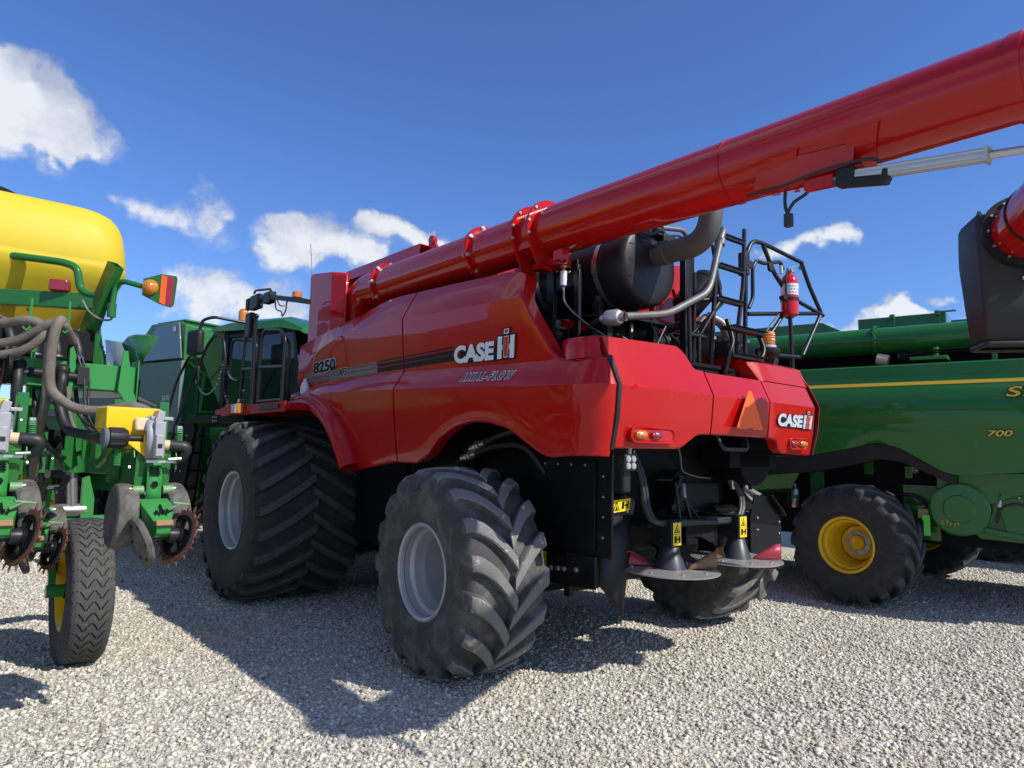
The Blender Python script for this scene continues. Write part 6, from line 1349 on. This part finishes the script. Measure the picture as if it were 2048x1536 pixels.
# platform, ladder and hand rails
mb = MB(); mb.bx((.45, 1.05, 2.02), (-.3, 2.3, 2.13)); mb.bolts([(.46, 1.65+.04*k, 2.10-.05*j) for k in range(3) for j in range(2)], (1, 0, 0), .012, .01, 1); mb.build('platform', [M['satin'], M['steel']], GL, bevel=.005)
mb = MB(); mb.prism([(.80, 2.02), (1.12, 2.08), (1.18, 1.95), (.98, 1.0), (.78, .45), (.55, .45), (.62, 1.0)], 'u', .36, .42); mb.prism([(.42, 1.95), (.62, 2.02), (.52, 1.0), (.38, .5), (.22, .5), (.3, 1.0)], 'u', -.12, -.08)
for k in range(6): mb.bx((-.1, .42-.04*k+.0, 1.85-.26*k), (.38, .70-.04*k, 1.88-.26*k))
for k in range(5):
    for d in (0, .12): mb.bolts([(.42, .90+d-.05*k, 1.85-.25*k)], (1, 0, 0), .016, .012, 1)
mb.build('ladder', [M['satin'], M['steel']], GL, bevel=.004)
mb = MB(); r = .019
mb.tube([(.45, .42, 1.2), (.45, .46, 1.85), (.45, .73, 2.62), (.45, 1.0, 2.97), (.45, 1.17, 2.96), (.45, 1.24, 2.80), (.45, 1.26, 2.12)], r, 10, .12); mb.tube([(.43, .60, 1.05), (.43, .70, 1.93), (.45, 1.40, 3.10), (.45, 1.58, 3.24), (.45, 1.76, 3.17), (.45, 1.83, 2.9), (.45, 1.82, 2.12)], r, 10, .14); mb.tube([(.45, .60, 1.1), (.45, .62, .95), (.45, .95, .72)], r, 10, .05)
mb.tube([(.40, 1.86, 2.13), (.40, 1.88, 3.15), (.40, 2.4, 3.1), (.40, 2.42, 2.15)], r, 10, .1); mb.tube([(.40, 1.88, 2.62), (.40, 2.42, 2.60)], r, 10); mb.build('hand_rail', M['satin'], GL, smooth=50)
mb = MB()
for seq in ([(.45, 1.20, 2.60), (.45, 1.35, 2.45), (.45, 1.5, 2.42), (.45, 1.68, 2.55), (.45, 1.80, 2.85)], [(.45, 1.82, 2.95), (.42, 1.86, 2.7), (.42, 1.95, 2.62), (.40, 2.02, 2.60)], [(.45, 1.82, 2.5), (.42, 1.92, 2.25), (.42, 2.05, 2.22), (.41, 2.2, 2.45)]):
    for k, p in enumerate(spline(seq, 7)): mb.lathe([(.014, -.003), (.014, .003), (.008, .003), (.008, -.003)], p, (1, .3, 0) if k % 2 else (0, .3, 1), 10, closed=True)
mb.build('safety_chain', M['steel'], GL)
mb = MB(); mb.bx((.36, .93, 2.98), (.48, 1.22, 3.34)); mr = mb.build('mirror', M['plastic'], GL, bevel=.05, seg=4); MB().tube([(.42, 1.15, 3.32), (.40, 1.18, 3.48), (.30, 1.3, 3.53), (-.1, 1.45, 3.50)], .022, 8, .06).build('mirror_arm', M['satin'], mr)
# lower body, feeder house and axle
mb = MB(); mb.prism([(.7, 2.0), (2.2, 2.0), (2.3, 1.2), (1.6, .8), (.9, 1.05)], 'u', -2.3, -.12); mb.bx((-2.6, -4.4, .9), (-.35, .2, 1.9)); mb.bx((-2.0, 2.0, .7), (-.8, 3.6, 1.4)); mb.build('lower_body', M['green'], GL, bevel=.03)
mb = MB(); mb.lathe([(.07, 0), (.065, .025), (.001, .035)], (-.10, 1.55, 1.82), (1, 0, 0), 20); mb.build('side_lamp', M['clear'], GL)
gl = wheel(GL, (-1.0, 1.3, .98), 1.02, .85, .41, 24, .34, 1, .98, TD, M['yellow'], 1, 0, 'jd'); wheel(GL, (-2.5, 1.3, .98), 0, 0, 0, 0, 0, 0, 0, None, None, -1, 0, proto=gl)
wheel(GL, (-.2, -3.6, .70), 0, 0, 0, 0, 0, 0, 0, None, None, 1, 0, proto=gw); wheel(GL, (-2.6, -3.6, .70), 0, 0, 0, 0, 0, 0, 0, None, None, -1, 0, proto=gw)

# two far green combines showing little more than wheels, plus two unseen reflection blockers
def far_combine(loc, rz, label):
    r = empty('combine_harvester', loc, rz, label, 'combine harvester', None)
    wheel(r, (.45, 0, .98), 0, 0, 0, 0, 0, 0, 0, None, None, -1, 0, proto=gl); wheel(r, (2.9, 0, .98), 0, 0, 0, 0, 0, 0, 0, None, None, 1, 0, proto=gl)
    wheel(r, (.45, -3.8, .70), 0, 0, 0, 0, 0, 0, 0, None, None, -1, 0, proto=gw); wheel(r, (2.9, -3.8, .70), 0, 0, 0, 0, 0, 0, 0, None, None, 1, 0, proto=gw)
    mb = MB(); mb.prism([(-5.4, 1.9), (-5.2, 2.5), (-4.0, 2.9), (-1.2, 3.2), (.4, 3.1), (.5, 1.5), (-1.5, 1.3), (-2.8, 1.7), (-3.8, 1.8), (-4.6, 1.4)], 'u', .3, 3.05); mb.build('body', M['green'], r, bevel=.06)
    mb = MB(); mb.prism([(.6, 1.9), (2.0, 1.9), (2.2, 2.4), (2.0, 3.2), (.6, 3.2)], 'u', .8, 2.6); mb.build('cab', M['glass'], r, bevel=.04); MB().bx((.75, .5, 3.2), (2.65, 2.3, 3.36)).build('roof', M['green'], r, bevel=.05)
    mb = MB(); mb.bx((.5, -5.0, .40), (2.9, 2.6, 1.7)); mb.build('chassis', M['dark'], r); mb = MB(); mb.prism([(-3.2, 2.8), (-3.4, 3.9), (.5, 3.95), (.4, 2.8)], 'u', .4, 2.95); mb.build('tank_extension', M['green'], r, bevel=.03); MB().bx((.28, -4.9, 2.2), (.30, .2, 2.3)).build('stripe', M['stripe_y'], r)  # deep dark chassis and tall extension shaped to darken the red panels' reflections
    return r
far_combine((-10.5, 19.6, 0), radians(18), 'distant green combine whose yellow-rimmed wheel shows between the planter row units')
far_combine((8.35, 12.8, 0), radians(40), 'green combine of which only one lugged tyre shows behind the yellow striped combine')

far_combine((-13.5, 7.2, 0), radians(48), 'added green combine out of view beyond the planter, darkening reflections in the red panels')  # unseen machine added so the red side panels mirror something dark
far_combine((-15.0, 11.5, 0), radians(52), 'second added green combine out of view on the left, darkening the same reflections')  # another unseen addition, further back, for the same dark reflection
# ------------------------------------------------------------------ ground, stones, shed, sky, sun, camera
def gravel_mat(stone):
    m, nt, b = newmat('gravel_stone' if stone else 'gravel_ground'); co = coords(nt)
    big = noise(nt, .35, 6, .6, co); mid = noise(nt, 3.0, 5, .6, co)
    if stone:
        at = nd(nt, 'ShaderNodeAttribute', attribute_name='tone'); tone = at.outputs['Fac']
        fine = noise(nt, 120, 4, .7, co)
        c = ramp(nt, tone, [(0, (.22, .20, .165)), (.28, (.42, .395, .335)), (.6, (.62, .59, .505)), (.85, (.76, .73, .63)), (.93, (.60, .49, .33)), (1, (.86, .82, .72))])
        c = mixc(nt, .35, c, mixc(nt, fine, (.6, .6, .6), (1.0, 1.0, 1.0)), 'MULTIPLY')
    else:
        v1 = nd(nt, 'ShaderNodeTexVoronoi', Scale=42, Randomness=1); v2 = nd(nt, 'ShaderNodeTexVoronoi', Scale=95, Randomness=1)
        nt.links.new(co, v1.inputs['Vector']); nt.links.new(co, v2.inputs['Vector'])
        c1 = ramp(nt, v1.outputs['Color'], [(0, (.30, .275, .225)), (.4, (.52, .48, .39)), (.75, (.70, .655, .545)), (1, (.84, .80, .69))])
        c2 = ramp(nt, v2.outputs['Color'], [(0, (.34, .31, .255)), (.5, (.56, .52, .425)), (1, (.76, .715, .60))])
        c = mixc(nt, .45, c1, c2)
        d = mixc(nt, ramp(nt, v1.outputs['Distance'], [(.35, 0), (.7, .4)]), c, (.16, .145, .115)); c = d
        h = math_(nt, 'ADD', math_(nt, 'MULTIPLY', v1.outputs['Distance'], -.6), math_(nt, 'MULTIPLY', v2.outputs['Distance'], -.3)); bump(nt, b, h, .9, .02)
    # earthy, finer patches
    p = ramp(nt, math_(nt, 'ADD', math_(nt, 'MULTIPLY', big, .7), math_(nt, 'MULTIPLY', mid, .35)), [(.52, 0), (.66, 1)])
    c = mixc(nt, math_(nt, 'MULTIPLY', p, .30 if stone else .42), c, (.40, .33, .22))
    nt.links.new(c, b.inputs['Base Color']); b.inputs['Roughness'].default_value = .9; b.inputs['Specular IOR Level'].default_value = .25
    return m
def hz(x, y): return .018*np.sin(x*.9+1.3)*np.cos(y*.8)+.010*np.sin(x*2.3+y*1.7)+.006*np.sin(x*4.9-y*3.1)
GM = gravel_mat(False); GS = gravel_mat(True)
nx, ny = 221, 221; xs = np.concatenate([[-900, -300, -100, -50], np.linspace(-26, 26, nx-8), [50, 100, 300, 900]]); ys = np.concatenate([[-900, -300, -60, -20], np.linspace(-6, 40, ny-8), [60, 110, 300, 900]])
X, Y = np.meshgrid(xs, ys); Z = np.where((abs(X) < 27) & (Y > -7) & (Y < 41), hz(X, Y), 0)-.012
me = bpy.data.meshes.new('ground'); vs = np.stack([X, Y, Z], -1).reshape(-1, 3)
idx = np.arange(nx*ny).reshape(ny, nx); f = np.stack([idx[:-1, :-1], idx[:-1, 1:], idx[1:, 1:], idx[1:, :-1]], -1).reshape(-1, 4)
me.from_pydata(vs.tolist(), [], f.tolist()); me.polygons.foreach_set('use_smooth', [True]*len(me.polygons)); me.materials.append(GM)
g = bpy.data.objects.new('ground', me); COL.objects.link(g); tag(g, kind='structure')

def stones(name, N, x0, x1, y0, y1, smin, smax, cone=1.0):
    """loose crushed stone as one mesh of small faceted chips"""
    P = []
    while len(P) < N:
        k = N*2; y = y0+(y1-y0)*rng.random(k)**1.35; x = x0+(x1-x0)*rng.random(k)
        ok = (abs(x) < y*.80*cone+.6); q = np.stack([x[ok], y[ok]], -1); P = q if len(P) == 0 else np.concatenate([P, q])
    P = P[:N]; s = smin+(smax-smin)*rng.random(N)**2.6; s *= np.where(rng.random(N) < .012, 1.6, 1)
    base = np.array([(-1, -1, -1), (1, -1, -1), (1, 1, -1), (-1, 1, -1), (-.8, -.7, .8), (.7, -.8, 1), (.8, .8, .7), (-.7, .7, 1)], float)*.5
    V = base[None]+rng.uniform(-.2, .2, (N, 8, 3)); asp = rng.uniform(.7, 1.3, (N, 1, 3)); asp[:, :, 2] *= .62; V = V*asp*s[:, None, None]
    a, b2, c2 = rng.uniform(0, 2*pi, N), rng.normal(0, .35, N), rng.normal(0, .35, N)
    def rot(V, a, i, j):
        ca, sa = np.cos(a)[:, None], np.sin(a)[:, None]; p, q = V[:, :, i].copy(), V[:, :, j].copy(); V[:, :, i] = p*ca-q*sa; V[:, :, j] = p*sa+q*ca
    rot(V, b2, 0, 2); rot(V, c2, 1, 2); rot(V, a, 0, 1)
    V[:, :, 0] += P[:, 0:1]; V[:, :, 1] += P[:, 1:2]; V[:, :, 2] += (hz(P[:, 0], P[:, 1])-.012+s*.16)[:, None]
    F = np.array([(0, 3, 2, 1), (4, 5, 6, 7), (0, 1, 5, 4), (1, 2, 6, 5), (2, 3, 7, 6), (3, 0, 4, 7)])
    F = (F[None]+np.arange(N)[:, None, None]*8).reshape(-1)
    me = bpy.data.meshes.new(name); me.vertices.add(N*8); me.vertices.foreach_set('co', V.reshape(-1).astype(np.float32))
    me.loops.add(len(F)); me.loops.foreach_set('vertex_index', F.astype(np.int32)); nf = len(F)//4; me.polygons.add(nf)
    me.polygons.foreach_set('loop_start', np.arange(0, nf*4, 4, dtype=np.int32)); me.update(calc_edges=True); me.validate()
    at = me.attributes.new('tone', 'FLOAT', 'POINT'); at.data.foreach_set('value', np.repeat(np.clip(rng.normal(.52, .24, N), 0, 1), 8).astype(np.float32))
    me.materials.append(GS); o = bpy.data.objects.new(name, me); COL.objects.link(o); return tag(o, 'crushed limestone gravel chips covering the lot', 'gravel', kind='stuff')
stones('gravel', 400000, -11, 11, 1.6, 13.0, .006, .030, 1.28)

# metal shed beyond the lot
SH = empty('shed', (-62, 78, 0), 0, 'long grey-roofed white metal shed far behind the planter', 'shed')
mb = MB(); mb.bx((-6, 0, 0), (26, 14, 4.2)); mb.build('wall', M['wall'], SH); mb = MB(); mb.prism([(-.6, 4.15), (7, 6.3), (14.6, 4.15), (14.6, 4.0), (7, 6.1), (-.6, 4.0)], 'u', -6.5, 26.5); mb.build('roof', M['roof'], SH)
for k in range(4):
    mb = MB(); mb.bx((-3+7*k, -.08, 0), (1+7*k, -.03, 3.4)); mb.build('door', plain('pale_door', (.70, .72, .74), .5, .1, .04), SH)

# ------------------------------------------------------------------ sky with clouds laid out by compass direction and height
W_ = bpy.data.worlds.new('World'); SC.world = W_; W_.use_nodes = True; nt = W_.node_tree; nt.nodes.clear()
SUN_EL, SUN_AZ = radians(40.5), radians(118)     # azimuth clockwise from the camera's heading (+Y)
sky = nt.nodes.new('ShaderNodeTexSky'); sky.sky_type = 'NISHITA'; sky.sun_disc = False; sky.sun_elevation = SUN_EL; sky.sun_rotation = SUN_AZ; sky.altitude = 200; sky.air_density = 1.0; sky.dust_density = .35; sky.ozone_density = 2.5
tc = nt.nodes.new('ShaderNodeTexCoord'); gen = tc.outputs['Generated']
sx = nt.nodes.new('ShaderNodeSeparateXYZ'); nt.links.new(gen, sx.inputs[0])
az = math_(nt, 'MULTIPLY', math_(nt, 'ARCTAN2', sx.outputs[0], sx.outputs[1]), 180/pi)
el = math_(nt, 'MULTIPLY', math_(nt, 'ARCSINE', sx.outputs[2]), 180/pi)
def nz(scale, det, rough, off=0):
    n = nd(nt, 'ShaderNodeTexNoise', Scale=scale, Detail=det, Roughness=rough); mp = nt.nodes.new('ShaderNodeMapping'); mp.inputs['Location'].default_value = (off, off*.7, off*.3)
    nt.links.new(gen, mp.inputs[0]); nt.links.new(mp.outputs[0], n.inputs['Vector']); return n.outputs['Fac']
n1 = nz(13, 4, .5); n2 = nz(12, 4, .5, 3.7)
azd = math_(nt, 'ADD', az, math_(nt, 'MULTIPLY_ADD', n1, 9.0, -4.5)); eld = math_(nt, 'ADD', el, math_(nt, 'MULTIPLY_ADD', n2, 6.5, -3.25))
CL = [(-36.19, 21.82, 4.65, 3.99, 1.2), (-33.54, 21.27, 3.88, 2.59, 1.0), (-37.41, 23.13, 2.6, 2.72, 1.0), (-35.94, 18.94, 2.86, 2.0, 0.9), (-34.77, 21.9, 2.76, 2.05, 0.8), (-26.06, 16.53, 4.19, 1.79, 0.55), (-24.62, 18.06, 1.89, 1.51, 0.6), (-27.84, 15.96, 2.0, 1.31, 0.4), (-23.88, 11.86, 3.56, 1.97, 0.5), (-23.33, 13.02, 1.81, 1.48, 0.55), (-24.85, 11.02, 2.32, 1.72, 0.45), (-18.73, 15.77, 3.83, 2.39, 0.9), (-16.52, 16.94, 3.14, 1.91, 0.9), (-14.9, 15.21, 3.97, 1.84, 0.8), (-19.77, 14.54, 2.51, 1.5, 0.5), (-13.33, 14.96, 2.67, 1.29, 0.5), (-9.86, 17.14, 4.68, 1.65, 0.9), (-7.42, 17.03, 4.17, 1.45, 0.8), (-11.08, 17.62, 2.73, 1.33, 0.6), (-5.16, 16.64, 2.23, 0.94, 0.4), (-17.72, 10.97, 4.1, 2.83, 0.9), (-20.62, 10.34, 2.96, 1.73, 0.5), (-22.43, 10.91, 2.41, 1.5, 0.35), (23.74, 15.95, 3.69, 1.26, 0.6), (25.64, 16.37, 2.48, 1.14, 0.75), (21.62, 15.59, 2.87, 1.09, 0.45), (26.98, 16.78, 1.0, 0.8, 0.4), (26.98, 10.06, 4.92, 1.26, 0.9), (24.31, 9.74, 3.62, 0.9, 0.7), (28.9, 10.18, 2.52, 0.86, 0.6), (32.0, 11.41, 1.51, 0.8, 0.75), (-31.03, 3.34, 4.58, 1.22, 0.7), (11.35, 33.3, 1.23, 0.8, 0.14), (34.52, 9.56, 2.22, 0.8, 0.5), (-32.54, 3.93, 2.39, 0.92, 0.4)]
def cloudsum(daz, del_):
    tot = None
    for (a, e, ra, re, s) in CL:
        p = math_(nt, 'MULTIPLY', math_(nt, 'SUBTRACT', azd, a+daz), 1/ra); q = math_(nt, 'MULTIPLY', math_(nt, 'SUBTRACT', eld, e+del_), 1/re)
        d = math_(nt, 'ADD', math_(nt, 'MULTIPLY', p, p), math_(nt, 'MULTIPLY', q, q))
        g = math_(nt, 'MULTIPLY', math_(nt, 'SUBTRACT', 1.0, d, clamp=True), s)
        tot = g if tot is None else math_(nt, 'ADD', tot, g)
    return tot
base = cloudsum(0, 0); shd = cloudsum(1.3, 1.6)
detail = nz(46, 8, .68, 1.3)
fine = nz(110, 6, .7, 5.1)
body = math_(nt, 'ADD', math_(nt, 'MULTIPLY_ADD', detail, 2.0, -1.0), math_(nt, 'MULTIPLY_ADD', fine, 1.0, -.5))
mask = math_(nt, 'ADD', math_(nt, 'MULTIPLY', base, 1.5), math_(nt, 'MULTIPLY', body, math_(nt, 'MULTIPLY', base, 1.3, clamp=True)))
mp_ = nt.nodes.new('ShaderNodeMapRange'); mp_.interpolation_type = 'SMOOTHERSTEP'; mp_.inputs['From Min'].default_value = .08; mp_.inputs['From Max'].default_value = 1.6; mp_.inputs['To Max'].default_value = .93
nt.links.new(mask, mp_.inputs['Value']); mask = mp_.outputs[0]
hor = ramp(nt, el, [(0, 0), (1, 1)])
# scattered clouds for the rest of the dome, away from the view
oth = ramp(nt, nz(3.2, 8, .6, 9.1), [(.47, 0), (.62, .9)]); away = math_(nt, 'MULTIPLY', math_(nt, 'GREATER_THAN', math_(nt, 'ABSOLUTE', az), 46), math_(nt, 'GREATER_THAN', el, 3))
mask = math_(nt, 'MAXIMUM', mask, math_(nt, 'MULTIPLY', oth, away))
lit = ramp(nt, math_(nt, 'ADD', math_(nt, 'MULTIPLY', math_(nt, 'SUBTRACT', base, shd), .32), math_(nt, 'MULTIPLY_ADD', detail, .6, .18)), [(.22, (2.9, 3.3, 4.2)), (.78, (5.6, 5.8, 6.1))])
skyc = mixc(nt, 1.0, sky.outputs[0], ((.515, .705, 1.075)), 'MULTIPLY')
fin = mixc(nt, mask, skyc, lit)
bg = nt.nodes.new('ShaderNodeBackground'); bg.inputs['Strength'].default_value = .128; nt.links.new(fin, bg.inputs['Color'])
ow = nt.nodes.new('ShaderNodeOutputWorld'); nt.links.new(bg.outputs[0], ow.inputs[0])

sl = bpy.data.lights.new('sun', 'SUN'); sl.energy = 4.3; sl.angle = radians(.53); sl.color = (1, .955, .88)
so = bpy.data.objects.new('sun', sl); COL.objects.link(so)
dirv = Vector((sin(SUN_AZ)*cos(SUN_EL), cos(SUN_AZ)*cos(SUN_EL), sin(SUN_EL))); so.rotation_euler = dirv.to_track_quat('Z', 'Y').to_euler(); so.location = (8, -2, 14)

cam = bpy.data.cameras.new('camera'); co = bpy.data.objects.new('camera', cam); COL.objects.link(co); SC.camera = co
cam.sensor_width = 36; cam.lens = 1421/2048*36; cam.clip_end = 3000; cam.clip_start = .05
pit, rol = radians(5.55), radians(1.28)
co.matrix_world = Matrix.Translation((0, 0, 1.707)) @ Matrix.Rotation(pi/2+pit, 4, 'X') @ Matrix.Rotation(rol, 4, 'Z')
vs_ = SC.view_settings; SC.display_settings.display_device = 'sRGB'; vs_.view_transform = 'Standard'; vs_.look = 'None'; vs_.exposure = .28; vs_.gamma = 1
SC.render.engine = 'CYCLES'; SC.cycles.max_bounces = 8; SC.cycles.use_denoising = True
